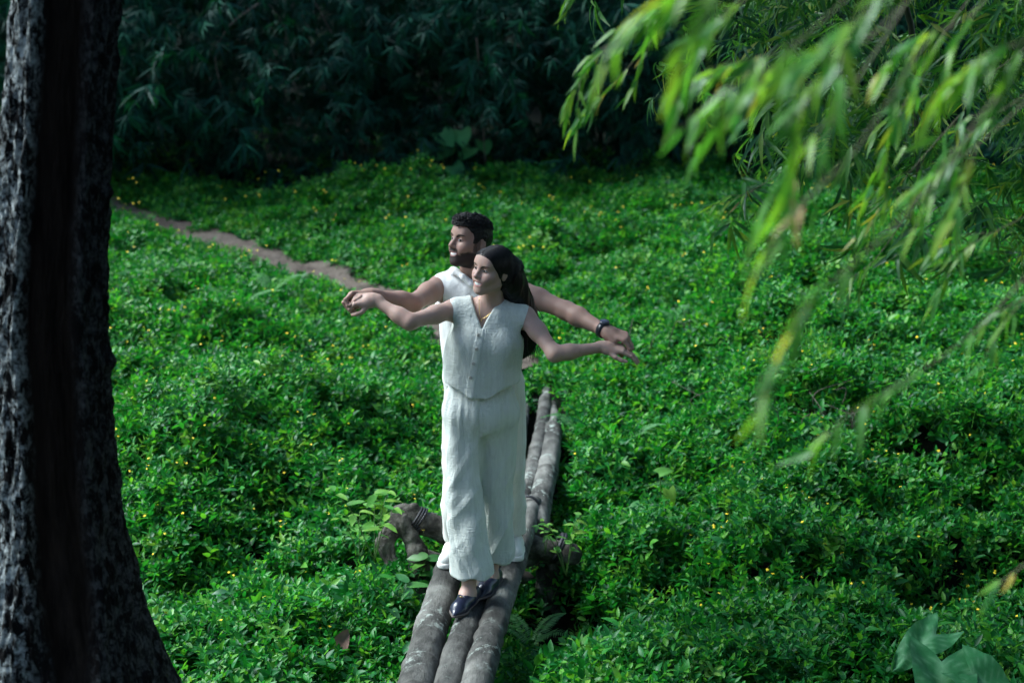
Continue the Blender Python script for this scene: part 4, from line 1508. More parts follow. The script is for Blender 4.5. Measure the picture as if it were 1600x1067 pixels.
hair_o.append(strands(paths, 0.0021, 4))
v, f = join(hair_o)
mk('hair', v, f, M['hair'], man)

# ================================================================== leaf shapes
def leaf_geo(L, W, fold=0.25, droop=0.2, n=5, prof=None, tip=1.0, wave=0.0):
    """pointed leaf along +Y, upper side +Z; three vertices across"""
    V = []; F = []
    for i in range(n + 1):
        t = i / n
        w = W * 0.5 * (prof(t) if prof else math.sin(math.pi * min(1, t ** 0.75 * 0.98 + 0.02)) ** 0.8)
        if i == n: w = W * 0.01
        y = L * t; z = -droop * L * t * t
        V += [(-w, y, z + fold * w + wave * math.sin(t * 9)), (0, y, z), (w, y, z + fold * w - wave * math.sin(t * 8 + 1))]
    for i in range(n):
        a = i * 3
        F += [(a, a + 1, a + 4, a + 3), (a + 1, a + 2, a + 5, a + 4)]
    return np.array(V, float), F


lance = lambda t: (min(1, t / 0.12) ** 0.7) * (1 - max(0, (t - 0.25) / 0.75) ** 1.7)
ovate = lambda t: math.sin(math.pi * min(1.0, 0.06 + t * 0.94) ** 0.8) ** 0.75


def xform(V, pos, d, n, sc=1.0):
    d = nrm(d); s = nrm(np.cross(d, n)); n2 = np.cross(s, d)
    return np.asarray(pos) + sc * (V[:, 0:1] * s + V[:, 1:2] * d + V[:, 2:3] * n2)


def pose(o, pos, d, n, sc=1.0):
    d = nrm(d); s = np.cross(d, n)
    s = nrm(s) if np.linalg.norm(s) > 1e-5 else frame(d)[0]
    n2 = np.cross(s, d)
    m = Matrix(((s[0] * sc, d[0] * sc, n2[0] * sc, pos[0]), (s[1] * sc, d[1] * sc, n2[1] * sc, pos[1]), (s[2] * sc, d[2] * sc, n2[2] * sc, pos[2]), (0, 0, 0, 1)))
    return m


def child_leaf(name, me, parent, pos, d, n, sc=1.0):
    o = bpy.data.objects.new(name, me)
    COL.objects.link(o)
    m = pose(o, np.asarray(pos) - np.array(parent.location), d, n, sc)
    o.parent = parent
    o.matrix_basis = m
    return o


# ================================================================== scattering (ground cover, thicket foliage)
def variants(name, meshes):
    c = bpy.data.collections.new(name)
    for i, me in enumerate(meshes):
        c.objects.link(bpy.data.objects.new(f'{name}_{i:02d}', me))
    return c


def scatter_tree(coll):
    g = bpy.data.node_groups.new('scatter_' + coll.name, 'GeometryNodeTree')
    g.interface.new_socket('Geometry', in_out='INPUT', socket_type='NodeSocketGeometry')
    g.interface.new_socket('Geometry', in_out='OUTPUT', socket_type='NodeSocketGeometry')
    n = g.nodes
    gi = n.new('NodeGroupInput'); go = n.new('NodeGroupOutput')
    ci = n.new('GeometryNodeCollectionInfo')
    ci.inputs['Collection'].default_value = coll
    ci.inputs['Separate Children'].default_value = True
    ci.inputs['Reset Children'].default_value = True
    ip = n.new('GeometryNodeInstanceOnPoints')
    ip.inputs['Pick Instance'].default_value = True

    def na(name, typ):
        a = n.new('GeometryNodeInputNamedAttribute'); a.data_type = typ
        a.inputs['Name'].default_value = name
        return a.outputs['Attribute']
    er = n.new('FunctionNodeEulerToRotation')
    L = g.links
    L.new(na('rot', 'FLOAT_VECTOR'), er.inputs[0])
    L.new(er.outputs[0], ip.inputs['Rotation'])
    L.new(na('scl', 'FLOAT'), ip.inputs['Scale'])
    L.new(na('vid', 'INT'), ip.inputs['Instance Index'])
    L.new(ci.outputs[0], ip.inputs['Instance'])
    L.new(gi.outputs[0], ip.inputs['Points'])
    L.new(ip.outputs[0], go.inputs[0])
    return g


def scatter(name, P, rot, scl, vid, tree_, parent=None):
    me = bpy.data.meshes.new(name)
    me.vertices.add(len(P))
    me.vertices.foreach_set('co', np.asarray(P, np.float32).ravel())
    set_attr(me, 'rot', rot, 'FLOAT_VECTOR'); set_attr(me, 'scl', scl); set_attr(me, 'vid', vid, 'INT')
    me.update()
    o = obj(name, me, parent)
    md = o.modifiers.new('scatter', 'NODES')
    md.node_group = tree_
    o['kind'] = 'stuff'
    return o


def sprig(seed, levels=3, L=0.042, W=0.021):
    r = np.random.default_rng(seed)
    parts = []
    a0 = r.uniform(0, 6.28)
    for lv in range(levels):
        z = -0.030 + 0.022 * lv
        for k in range(2):
            a = a0 + lv * math.pi / 2 + k * math.pi + r.normal() * 0.25
            el = r.uniform(0.05, 0.5) + lv * 0.28
            Ls = L * r.uniform(0.8, 1.2) * (1.05, 1.0, 0.72, 0.5)[lv]
            V, F = leaf_geo(Ls, W * Ls / L * r.uniform(0.85, 1.15), 0.35, r.uniform(0.05, 0.35), 4, ovate)
            d = np.array((math.cos(a) * math.cos(el), math.sin(a) * math.cos(el), math.sin(el)))
            n = np.array((-math.cos(a) * math.sin(el), -math.sin(a) * math.sin(el), math.cos(el))) + r.normal(size=3) * 0.15
            parts.append((xform(V, np.array((0, 0, z)) + d * 0.006, d, n), F))
    V, F = tube([(0, 0, -0.09), (0.003, 0, -0.04), (0, 0, 0.016)], [0.0016, 0.0014, 0.0008], 3, cap=False)
    parts.append((V, F))
    return join(parts)


def tuft(seed):
    """a handful of sprigs rooted close together"""
    r = np.random.default_rng(seed)
    parts = []
    for k in range(6):
        v, f = sprig(seed * 31 + k, 3 if r.uniform() < 0.7 else 4, r.uniform(0.040, 0.054), r.uniform(0.019, 0.027))
        a = k * 1.05 + r.normal() * 0.3; q = 0.02 + 0.068 * math.sqrt(r.uniform())
        ta, tb = r.normal() * 0.28, r.normal() * 0.28
        m = np.array((Matrix.Rotation(ta, 3, 'X') @ Matrix.Rotation(tb, 3, 'Y')))
        sc = r.uniform(0.75, 1.25)
        parts.append(((v * sc) @ m.T + np.array((q * math.cos(a), q * math.sin(a), r.uniform(-0.055, 0.03))), f))
    return join(parts)


cov_me = [make_mesh('cover_tuft', *tuft(100 + i), M['cover'] if i < 17 else M['young'], True) for i in range(18)]
cov_tree = scatter_tree(variants('cover_tuft', cov_me))


def log_clear(x, y):
    ok = np.ones(len(x), bool)
    for a, b, r in LOGS:
        d = b[:2] - a[:2]
        t = np.clip(((x - a[0]) * d[0] + (y - a[1]) * d[1]) / (d @ d), 0, 1)
        dist = np.hypot(x - a[0] - t * d[0], y - a[1] - t * d[1])
        zl = a[2] + (b[2] - a[2]) * t - r
        ok &= ~((dist < r + 0.03) & (zl - ground_base(x, y) < 0.24) & (t < 0.96))
    return ok


def canopy_h(x, y):
    p = np.stack([x, y, 0 * x], 1)
    h = 0.16 + 0.36 * noise(p * 0.95 + 40) + 0.15 * noise(p * 2.6 + 11) + 0.05 * noise(p * 6 + 2)
    return np.clip(h, 0.02, 0.55)


def cover_points(y0, y1, dens, smin_, smax_, r):
    P = []
    hw1 = 0.37 * y1 * 1.18 + 0.9
    n = int((y1 - y0) * 2 * hw1 * dens)
    y = r.uniform(y0, y1, n); x = r.uniform(-hw1, hw1, n)
    k = np.abs(x) < 0.37 * y * 1.18 + 0.9
    x, y = x[k], y[k]
    edge0 = 14.9 + 0.3 * np.sin(x * 0.9) + 0.25 * np.sin(x * 2.3 + 1) + 2.2 * sstep(-2.8, -5.5, x)
    k = (y < edge0 + r.normal(size=len(y)) * 0.25 + (r.uniform(size=len(y)) < 0.22) * r.exponential(1.3, len(y))) & log_clear(x, y)
    x, y = x[k], y[k]
    pd = path_dist(x, y)
    k = pd > np.interp(y, [10, 14], [0.25, 0.20]) + 0.10 * noise(np.stack([x * 4, y * 4, 0 * x], 1)) + r.exponential(0.03, len(x)) - 0.05
    k &= ~((np.hypot(x + 1.58, y - 4.62) < 0.5))
    k &= ~((np.hypot((x - 0.22) / 0.16, (y - 6.55) / 0.40) < 1))
    x, y, pd = x[k], y[k], pd[k]
    # thin places where the soil and old stems show
    thin = noise(np.stack([x * 1.1, y * 1.1, 0 * x + 5], 1)) + 0.4 * noise(np.stack([x * 3, y * 3, 0 * x + 8], 1))
    k = (thin > -0.62) | (r.uniform(size=len(x)) < 0.35)
    x, y, pd = x[k], y[k], pd[k]
    g = ground_z(x, y)
    h = canopy_h(x, y) * np.clip((pd - 0.2) / 1.5, 0.08, 1)
    near_log = np.full(len(x), 1.0)
    for a, b, rr_ in LOGS:
        d = b[:2] - a[:2]
        t = np.clip(((x - a[0]) * d[0] + (y - a[1]) * d[1]) / (d @ d), 0, 1)
        dist = np.hypot(x - a[0] - t * d[0], y - a[1] - t * d[1])
        near_log = np.minimum(near_log, np.clip((dist - rr_) / 0.25, 0.15, 1))
    h = h * near_log
    z = g + 0.03 + h * r.uniform(0, 1, len(x)) ** 0.45
    e = 0.12
    sx = (ground_base(x + e, y) - ground_base(x - e, y)) / (2 * e) + (canopy_h(x + e, y) - canopy_h(x - e, y)) / (2 * e)
    sy = (ground_base(x, y + e) - ground_base(x, y - e)) / (2 * e) + (canopy_h(x, y + e) - canopy_h(x, y - e)) / (2 * e)
    rot = np.stack([sy * 0.6 + r.normal(size=len(x)) * 0.30, -sx * 0.6 + r.normal(size=len(x)) * 0.30, r.uniform(0, 6.28, len(x))], 1)
    scl = r.uniform(smin_, smax_, len(x))
    return np.stack([x, y, z], 1), rot, scl, r.integers(0, 18, len(x))


r5 = np.random.default_rng(21)
bl = [cover_points(4.1, 8.0, 260, 0.78, 1.2, r5), cover_points(8.0, 12.0, 225, 0.8, 1.2, r5), cover_points(12.0, 17.2, 180, 0.85, 1.25, r5)]
CP_ = [np.concatenate([b[i] for b in bl]) for i in range(4)]
cover = scatter('ground_cover', *CP_, cov_tree)
tag(cover, 'dense mat of glossy green creeping plants over the glade', 'ground cover', kind='stuff')

# yellow flowers standing in the ground cover
V = [(0, 0, 0.002)]; F = []
for k in range(10):
    a = 2 * math.pi * k / 10
    rr_ = 0.0125 if k % 2 == 0 else 0.0075
    V.append((rr_ * math.cos(a), rr_ * math.sin(a), 0.003 if k % 2 == 0 else 0.0))
for k in range(10): F.append((0, 1 + k, 1 + (k + 1) % 10))
v2, f2 = tube([(0, 0, -0.05), (0.002, 0, -0.02), (0, 0, 0)], 0.001, 3, False)
vv, ff = join([(np.array(V), F), (v2, f2)])
fl_me = make_mesh('flower', vv, ff, M['flower'], False)
fl_me.materials.append(M['stem'])
for pl in fl_me.polygons: pl.material_index = 0 if pl.index < 10 else 1
fl = []
tries = 0
while len(fl) < 520 and tries < 9000:
    tries += 1
    u = r5.uniform(170, 1600)
    v = 280 + 760 * r5.uniform(0, 1) ** 2.1
    dens = 1.0 if (u < 700 and v > 340) or v < 420 or u > 1050 else 0.45
    if v > 600 and 560 < u < 1100: dens = 0.12
    if 400 < v < 620 and u > 850: dens = 0.5
    if v < 330 and u < 500: dens = 0.25
    if r5.uniform() > dens: continue
    p = ground_hit(u, v + r5.normal() * 3, 4.5, 17)
    if p[1] > 14.8 or path_dist(p[0:1], p[1:2])[0] < 0.4: continue
    nc = 1 + (r5.uniform() < 0.3)
    for q in range(nc):
        x, y = p[0] + r5.normal() * 0.05 * q, p[1] + r5.normal() * 0.05 * q
        if not log_clear(np.array([x]), np.array([y]))[0]: continue
        z = ground_z(x, y) + canopy_h(np.array([x]), np.array([y]))[0] + (0.10 if y < 8 else 0.13)
        fl.append((x, y, float(z)))
for p in sorted(fl, key=lambda q: q[1])[:300]:
    o = bpy.data.objects.new('flower', fl_me)
    COL.objects.link(o)
    o.parent = cover
    o.location = p
    o.rotation_euler = (r5.normal() * 0.4 + 0.35, r5.normal() * 0.4, r5.uniform(0, 6.28))
    s = r5.uniform(0.65, 1.0) * (0.85 if p[1] < 9 else 1.0)
    o.scale = (s, s, s)

# the smaller, farther flowers as one mass
parts = []
for p in sorted(fl, key=lambda q: q[1])[300:]:
    m = np.array(Matrix.Rotation(r5.normal() * 0.4 + 0.35, 3, 'X') @ Matrix.Rotation(r5.uniform(0, 6.28), 3, 'Z'))
    parts.append((np.array(V) * r5.uniform(0.65, 1.0) @ m.T + np.array(p), F))
ff_v, ff_f = join(parts)
o = mk('far_flowers', ff_v, ff_f, M['flower'], cover, False)
o['kind'] = 'stuff'

# ================================================================== bamboo thicket behind the glade
def fan(seed, nl=9, L=0.17, W=0.022):
    r = np.random.default_rng(seed)
    parts = []
    for k in range(nl):
        a = r.uniform(-1.5, 1.5)
        Ls = L * r.uniform(0.65, 1.2)
        V, F = leaf_geo(Ls, W * r.uniform(0.8, 1.2), 0.3, r.uniform(0.2, 0.7), 4, lance)
        d = np.array((math.sin(a), math.cos(a) * 0.8, r.uniform(-0.75, 0.1)))
        parts.append((xform(V, np.array((0, -0.02 * k / nl, r.uniform(-0.03, 0.03))), d, np.array((r.normal() * 0.3, 0.4, 1))), F))
    return join(parts)


def frond(seed, n=5, **kw):
    """a drooping branchlet along +Y with fans of leaves"""
    r = np.random.default_rng(seed)
    parts = []
    for j in range(n):
        v, f = fan(seed * 17 + j, **kw)
        m = np.array(Matrix.Rotation(r.normal() * 0.5, 3, 'Z') @ Matrix.Rotation(r.normal() * 0.3 - 0.13 * j, 3, 'X') @ Matrix.Rotation(r.normal() * 0.3, 3, 'Y'))
        parts.append(((v * r.uniform(0.8, 1.2)) @ m.T + np.array((r.normal() * 0.03, 0.11 * j, -0.021 * j * j + r.normal() * 0.02)), f))
    P = np.array([(0, 0.11 * j, -0.021 * j * j) for j in np.linspace(-1.2, n - 1, 8)])
    parts.append(tube(P, np.linspace(0.003, 0.001, 8), 3, False))
    return join(parts)


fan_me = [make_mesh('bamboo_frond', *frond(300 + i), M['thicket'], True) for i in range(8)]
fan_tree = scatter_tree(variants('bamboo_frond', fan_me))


def bamboo_clump(x, y, label, nb, width, zmin, zmax, culms, seed, lean=0.0, group='bamboo clumps behind the glade'):
    r = np.random.default_rng(seed)
    gz = float(ground_z(x, y))
    t = thing('bamboo_clump', (x, y, gz), label, 'bamboo', group)
    tops = []
    for k in range(culms):
        a = r.uniform(0, 6.28); rad = r.uniform(0.1, 0.5) * width * 0.5
        b = np.array((x + rad * math.cos(a), y + 0.7 * rad * math.sin(a), 0)); b[2] = float(ground_z(b[0], b[1])) - 0.1
        out = np.array((math.cos(a) * r.uniform(0.2, 1.3), math.sin(a) * r.uniform(0.2, 1.0) - 0.5, 0)) * 0.9
        hgt = r.uniform(4.8, 7.5)
        pts = np.array([b + np.array((0, 0, hgt * s)) + out * s ** 2.0 - np.array((0, 0, 1.2 * s ** 4)) for s in np.linspace(0, 1, 14)])
        r0 = r.uniform(0.014, 0.028)
        V, F = tube(pts, np.linspace(r0, r0 * 0.25, 14), 7)
        mk('culm', V, F, M['culm'], t)
        tops.append(pts)
    P = []; Rt = []; S = []
    for k in range(nb):
        if r.uniform() < 0.55:
            # hanging branchlets low down on the side facing the glade
            p = np.array((x + r.normal() * width * 0.42, y - 0.9 + r.normal() * 0.7, 0))
            p[2] = r.uniform(zmin, zmax)
        else:
            pts = tops[r.integers(len(tops))]
            p = pts[r.integers(5, 14)] + r.normal(size=3) * np.array((0.5, 0.5, 0.35))
        a = r.uniform(0, 6.28) if r.uniform() < 0.4 else r.normal() * 0.9 - math.pi / 2
        d = np.array((math.cos(a), math.sin(a), r.uniform(-0.1, 0.35)))
        if p[2] < zmin + r.uniform(-0.1, 0.35): continue
        P.append(p)
        Rt.append((r.normal() * 0.25, r.normal() * 0.3, math.atan2(d[1], d[0]) - math.pi / 2)); S.append(r.uniform(0.8, 1.3))
    scatter('foliage', np.array(P), np.array(Rt), np.array(S), r.integers(0, 8, len(P)), fan_tree, t)
    return t


CL = [(-7.6, 16.7, 'dark bamboo clump glimpsed behind the big trunk at the far left', 1.05, 5),
      (-5.4, 16.1, 'blue-green bamboo clump hanging over the slope right of the big trunk', 1.25, 7),
      (-3.4, 16.7, 'bamboo clump with bare arching stems at the top left of centre', 1.45, 8),
      (-1.3, 17.1, 'deep dark bamboo clump above the man, behind the glade', 1.45, 7),
      (0.7, 16.7, 'bamboo clump with drooping fronds above the broad heart-shaped leaves', 1.5, 7),
      (2.7, 16.9, 'shadowy bamboo clump behind the left tips of the near bamboo branches', 1.3, 7),
      (4.8, 16.4, 'bamboo clump half hidden by the near bamboo branches', 1.3, 6),
      (7.0, 15.9, 'bamboo clump at the far right behind the near branches', 1.3, 6)]
for i, (x, y, lab, zm, nc) in enumerate(CL):
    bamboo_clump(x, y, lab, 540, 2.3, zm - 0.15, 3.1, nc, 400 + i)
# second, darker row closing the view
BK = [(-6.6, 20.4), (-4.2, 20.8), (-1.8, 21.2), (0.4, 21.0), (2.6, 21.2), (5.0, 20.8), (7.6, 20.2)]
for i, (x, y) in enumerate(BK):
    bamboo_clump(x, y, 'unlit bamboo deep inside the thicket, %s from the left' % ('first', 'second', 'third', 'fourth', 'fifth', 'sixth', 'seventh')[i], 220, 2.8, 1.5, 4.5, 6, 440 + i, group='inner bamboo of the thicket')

# low undergrowth added to darken the lit soil at the thicket's foot
r6 = np.random.default_rng(606)
P = []; Rt = []; S = []
for k in range(520):
    x = r6.uniform(-7.5, 8.5)
    y = 15.5 + 0.3 * math.sin(x * 0.9) + 2.2 * float(sstep(-2.8, -5.5, np.array(x))) + abs(r6.normal()) * 0.8
    P.append((x, y, float(ground_z(x, y)) + r6.uniform(0.05, 0.55)))
    a = r6.normal() * 1.0 + math.pi
    Rt.append((r6.normal() * 0.3 + 0.25, r6.normal() * 0.3, a)); S.append(r6.uniform(0.7, 1.15))
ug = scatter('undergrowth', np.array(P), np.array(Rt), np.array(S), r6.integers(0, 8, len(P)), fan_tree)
tag(ug, 'low undergrowth added to darken the foot of the bamboo thicket', 'undergrowth', kind='stuff')

# pale bare stems arching in front of the thicket
for pts, rad, lab in (([(405, 5, 15.0), (360, 40, 15.0), (337, 85, 15.0), (345, 138, 15.0)], 0.011, 'pale bare stem arching down in a hook before the thicket'),
                      ([(415, 0, 15.2), (440, 35, 15.2), (462, 100, 15.2)], 0.008, 'thin bare stem beside the hooked one, leaning right'),
                      ([(490, 0, 15.3), (520, 55, 15.3), (552, 105, 15.3), (580, 118, 15.3)], 0.008, 'long thin bare stem drooping right of the dark leaning trunk'),
                      ([(468, -40, 15.6), (455, 20, 15.6), (446, 70, 15.6), (444, 200, 15.6)], 0.028, 'dark leaning trunk in front of the thicket, left of centre'),
                      ([(745, 60, 15.2), (752, 150, 15.2), (758, 255, 15.2)], 0.010, 'straight pale stem beside the broad heart-shaped leaves')):
    V, F = tube(spline([at(*q) for q in pts], 24), np.linspace(rad, rad * 0.5, 24), 7)
    tag(mk('bare_stem', V, F, M['bare']), lab, 'stem', 'bare stems before the thicket')

# ================================================================== near bamboo on the right
BL_ME = []
for i in range(6):
    V, F = leaf_geo(0.165, 0.025 + 0.003 * (i % 3), 0.22, (0.05, 0.18, 0.3, 0.12, 0.42, 0.25)[i], 8, lance, wave=0.0008)
    BL_ME.append(make_mesh('bamboo_leaf', V, F, M['bamboo'], True))
V, F = leaf_geo(0.165, 0.022, 0.3, 0.15, 8, lance, wave=0.002)
STRAW_ME = make_mesh('straw_leaf', V, F, M['straw'], True)
G_NEAR = 'near bamboo branches hanging into view'


def branch(pts, nleaf, label, seed, sc=1.0, hang=0.9, straw=0, tr=0.0022, sub=3):
    """a twig through world points with side twigs, each leaf its own mesh object"""
    r = np.random.default_rng(seed)
    P = spline(pts, 40)
    t = thing('bamboo_branch', P[0], label, 'bamboo branch', G_NEAR)
    V, F = tube(P, np.linspace(tr, tr * 0.35, 40), 6)
    mk('twig', V, F, M['twig'], t)
    made = 0
    spots = []
    for k in range(sub):
        i = int(r.uniform(10, 36))
        d = nrm(P[i] - P[i - 2])
        sd = nrm(d + nrm(r.normal(size=3)) * 0.75 + np.array((0, 0, -0.35)))
        L = r.uniform(0.10, 0.24) * sc
        Q = spline([P[i], P[i] + sd * L * 0.5, P[i] + sd * L + np.array((0, 0, -0.035))], 10)
        V, F = tube(Q, np.linspace(tr * 0.5, tr * 0.25, 10), 5)
        mk('side_twig', V, F, M['twig'], t)
        spots.append(Q)
    spots.append(P[16:])
    tot = sum(len(q) for q in spots[:-1]) + 22
    for q in spots:
        n = max(4, int(1.7 * nleaf * (0.45 if q is spots[-1] else 0.55 / max(1, sub))))
        for j in range(n):
            w = (j + 0.6) / n
            k = min(len(q) - 1, int((0.25 + 0.75 * w) * (len(q) - 1)))
            p = q[k]; d = nrm(q[k] - q[max(0, k - 1)] + 1e-6)
            sd = nrm(np.cross(d, (0, 0, 1)) + 1e-6) * (1 if j % 2 else -1)
            dd = nrm(d * r.uniform(0.4, 1.0) + sd * r.uniform(0.1, 0.7) + np.array((-0.22, 0, -0.8 * hang * r.uniform(0.3, 1.2))) + r.normal(size=3) * 0.22)
            nn = nrm(np.array((0, -0.15, 1)) + r.normal(size=3) * 0.45)
            me = BL_ME[r.integers(6)]
            if made < straw: me = STRAW_ME
            child_leaf('leaf', me, t, p, dd, nn, sc * r.uniform(0.5, 0.95) * 0.65)
            made += 1
    return t


def PX(*a):
    return [at(u, v, y) for u, v, y in a]


branch(PX((1180, -120, 4.1), (1060, -10, 4.1), (960, 60, 4.1), (905, 130, 4.1), (885, 170, 4.1)), 26, 'leftmost near bamboo branch, pointed leaves against the dark thicket', 1, 0.92, 0.9, sub=4)
branch(PX((1150, -80, 4.3), (1040, 40, 4.3), (960, 130, 4.3), (910, 185, 4.3)), 18, 'near bamboo branch with its tip below the leftmost spray', 2, 0.9, 0.8, sub=2)
branch(PX((960, -120, 4.6), (920, -40, 4.6), (880, 10, 4.6)), 12, 'small near bamboo tip peeping in at the top centre', 3, 0.95, 0.6, sub=2)
branch(PX((1360, -180, 2.1), (1210, -110, 2.05), (1110, -50, 2.0), (1050, -5, 2.0)), 16, 'strongly blurred pale bamboo spray at the top, left of the yellow-green one', 4, 0.95, 0.8, sub=2)
branch(PX((1430, -100, 2.5), (1310, 10, 2.45), (1215, 100, 2.4), (1160, 165, 2.4)), 22, 'blurred bamboo spray drooping in a fan above the flowery slope', 5, 1.0, 1.0, sub=3)
branch(PX((1500, -120, 2.3), (1400, -20, 2.3), (1300, 60, 2.25), (1225, 120, 2.2)), 20, 'large blurred bamboo leaves slanting across the top right', 6, 1.0, 0.75, sub=3)
branch(PX((1420, 0, 2.6), (1330, 140, 2.55), (1250, 240, 2.5), (1190, 330, 2.5)), 14, 'blurred yellow-green bamboo spray hanging in the middle right', 7, 1.0, 0.7, straw=1, sub=3)
branch(PX((1450, 60, 2.3), (1340, 230, 2.25), (1240, 330, 2.2), (1190, 400, 2.2)), 6, 'bamboo twig with a withered tan leaf hanging lowest beside the slope', 8, 1.0, 0.8, straw=2, sub=1)
branch(PX((1560, 150, 2.1), (1420, 330, 2.05), (1300, 440, 2.0), (1245, 490, 2.0)), 9, 'faint blurred bamboo tip below the tan leaf', 9, 1.0, 1.1, sub=1)
branch(PX((1650, 380, 2.5), (1520, 520, 2.5), (1420, 590, 2.5), (1350, 632, 2.5)), 7, 'lone blurred bamboo tip over the dark hollow on the right', 10, 1.0, 0.9, sub=1)
branch(PX((1720, 760, 2.6), (1640, 850, 2.6), (1570, 905, 2.6), (1545, 930, 2.6)), 7, 'blurred grey-green bamboo tip at the lower right above the big leaves', 11, 1.0, 0.9, sub=1)
branch(PX((1700, 380, 3.2), (1620, 450, 3.2), (1560, 490, 3.2), (1520, 525, 3.2)), 10, 'bamboo spray entering at the right edge halfway down', 12, 0.95, 0.9, sub=2)
branch(PX((1700, 80, 3.4), (1600, 150, 3.4), (1530, 200, 3.4), (1480, 250, 3.4)), 22, 'bamboo branch at the upper right edge with bluish leaves', 13, 0.95, 0.9, sub=3)
branch(PX((1720, 280, 3.8), (1620, 330, 3.8), (1540, 370, 3.8), (1470, 410, 3.8)), 20, 'bamboo branch right of the dark stem, low over the slope', 14, 0.95, 1.0, sub=3)
branch(PX((1560, -60, 3.6), (1450, 90, 3.6), (1390, 220, 3.6), (1360, 300, 3.6)), 24, 'bamboo branch drooping along the dark stem', 15, 0.95, 0.95, sub=4)
branch(PX((1500, 180, 4.3), (1430, 260, 4.3), (1390, 310, 4.3), (1350, 360, 4.3)), 22, 'sharper bamboo branch with yellow tips above the slope', 16, 0.95, 1.0, straw=1, sub=3)
branch(PX((1440, 300, 4.6), (1380, 390, 4.6), (1350, 420, 4.6), (1320, 440, 4.6)), 12, 'small clear bamboo spray hanging over the flowers', 17, 0.9, 1.0, sub=2)
branch(PX((1300, 200, 4.8), (1220, 270, 4.8), (1150, 310, 4.8), (1100, 325, 4.8)), 10, 'thin bamboo twig with a brown sheath, left of the hanging sprays', 18, 0.9, 0.6, straw=1, sub=2)
branch(PX((1400, 40, 3.0), (1280, 80, 3.0), (1180, 90, 3.0), (1110, 120, 3.0)), 24, 'leafy bamboo branch crossing behind the blurred sprays', 19, 0.95, 0.9, sub=4)
branch(PX((1600, -80, 2.8), (1520, 20, 2.8), (1440, 60, 2.8), (1370, 120, 2.8)), 26, 'dense bamboo branch in the upper right corner', 20, 0.95, 0.8, sub=4)
branch(PX((1620, 60, 4.6), (1540, 120, 4.6), (1470, 140, 4.6), (1400, 170, 4.6)), 26, 'bamboo branch behind the corner branch, narrow leaves', 21, 0.95, 0.8, sub=4)

branch(PX((1320, -120, 2.6), (1220, -40, 2.6), (1130, 20, 2.6), (1080, 60, 2.6)), 20, 'blurred bright bamboo spray hanging from the top edge', 22, 0.95, 0.8, sub=3)
branch(PX((1480, -60, 2.4), (1380, 40, 2.4), (1290, 120, 2.4), (1240, 180, 2.4)), 22, 'blurred lime-green bamboo spray in front of the corner branches', 23, 0.95, 0.9, sub=3)
branch(PX((1640, 120, 2.9), (1560, 200, 2.9), (1480, 260, 2.9), (1420, 300, 2.9)), 20, 'bamboo spray hanging just right of the dark stem', 24, 0.95, 0.95, sub=3)
branch(PX((1700, 0, 2.5), (1610, 60, 2.5), (1540, 90, 2.5), (1480, 130, 2.5)), 20, 'blurred bamboo spray at the right edge near the top', 25, 0.95, 0.8, sub=3)
branch(PX((1220, -100, 3.8), (1120, -30, 3.8), (1030, 20, 3.8), (980, 60, 3.8)), 22, 'clear green bamboo spray between the leftmost ones and the blurred ones', 26, 0.95, 0.85, sub=3)

# the clump these belong to, farther off on the right bank
r7 = np.random.default_rng(77)
nc = thing('bamboo_clump', (3.8, 7.4, float(ground_z(3.8, 7.4))), 'leafy green bamboo clump with dark stems on the right bank', 'bamboo')
for pts, rad in (([(3.5, 7.3, -0.1), (3.35, 7.2, 2.2), (2.9, 6.8, 3.9), (2.1, 6.2, 4.3), at(1422, -120, 6.0), at(1426, 60, 6.0), at(1432, 200, 6.0), at(1436, 300, 6.0)], 0.022),
                 ([(3.9, 7.0, -0.1), (3.8, 6.9, 2.4), (3.2, 6.3, 4.2), (2.2, 5.4, 4.4), (1.4, 4.8, 3.9)], 0.02),
                 ([(3.6, 7.9, -0.1), (3.5, 7.8, 2.6), (3.1, 7.5, 4.4), (2.3, 7.2, 4.9)], 0.022),
                 ([(4.2, 7.6, -0.1), (4.3, 7.4, 2.4), (4.4, 6.8, 4.6)], 0.024)):
    pts = [np.asarray(q, float) for q in pts]
    pts[0][2] = float(ground_z(pts[0][0], pts[0][1])) - 0.1
    P = spline(pts, 40)
    V, F = tube(P, np.linspace(rad, rad * 0.45, 40), 8)
    mk('culm', V, F, M['culm'], nc)
near_fan = [make_mesh('near_frond', *frond(700 + i, 5, nl=8, L=0.135, W=0.017), M['bamboo_mid'], True) for i in range(8)]
nf_tree = scatter_tree(variants('near_frond', near_fan))
P = []; Rt = []; S = []
for k in range(430):
    u = r7.uniform(1120, 1900); v = r7.uniform(-560, 330)
    if v > -20 and u < 1150 + 0.9 * max(0, v - 110): continue
    if v > 230 and u < 1420 and r7.uniform() < 0.7: continue
    p = at(u, v, r7.uniform(5.0, 8.4))
    a = r7.uniform(0, 6.28)
    P.append(p); Rt.append((r7.normal() * 0.25, r7.normal() * 0.3, a - math.pi / 2)); S.append(r7.uniform(0.7, 1.1))
# extra fronds added overhead, out of the frame, to block skylight
for k in range(340):
    P.append(np.array((2.8 + r7.normal() * 0.9, 6.0 + r7.normal() * 1.2, 3.5 + r7.uniform(0, 1.6)))); a = r7.uniform(0, 6.28)
    Rt.append((r7.normal() * 0.25, r7.normal() * 0.3, a)); S.append(r7.uniform(0.8, 1.2))
scatter('foliage', np.array(P), np.array(Rt), np.array(S), r7.integers(0, 8, len(P)), nf_tree, nc)

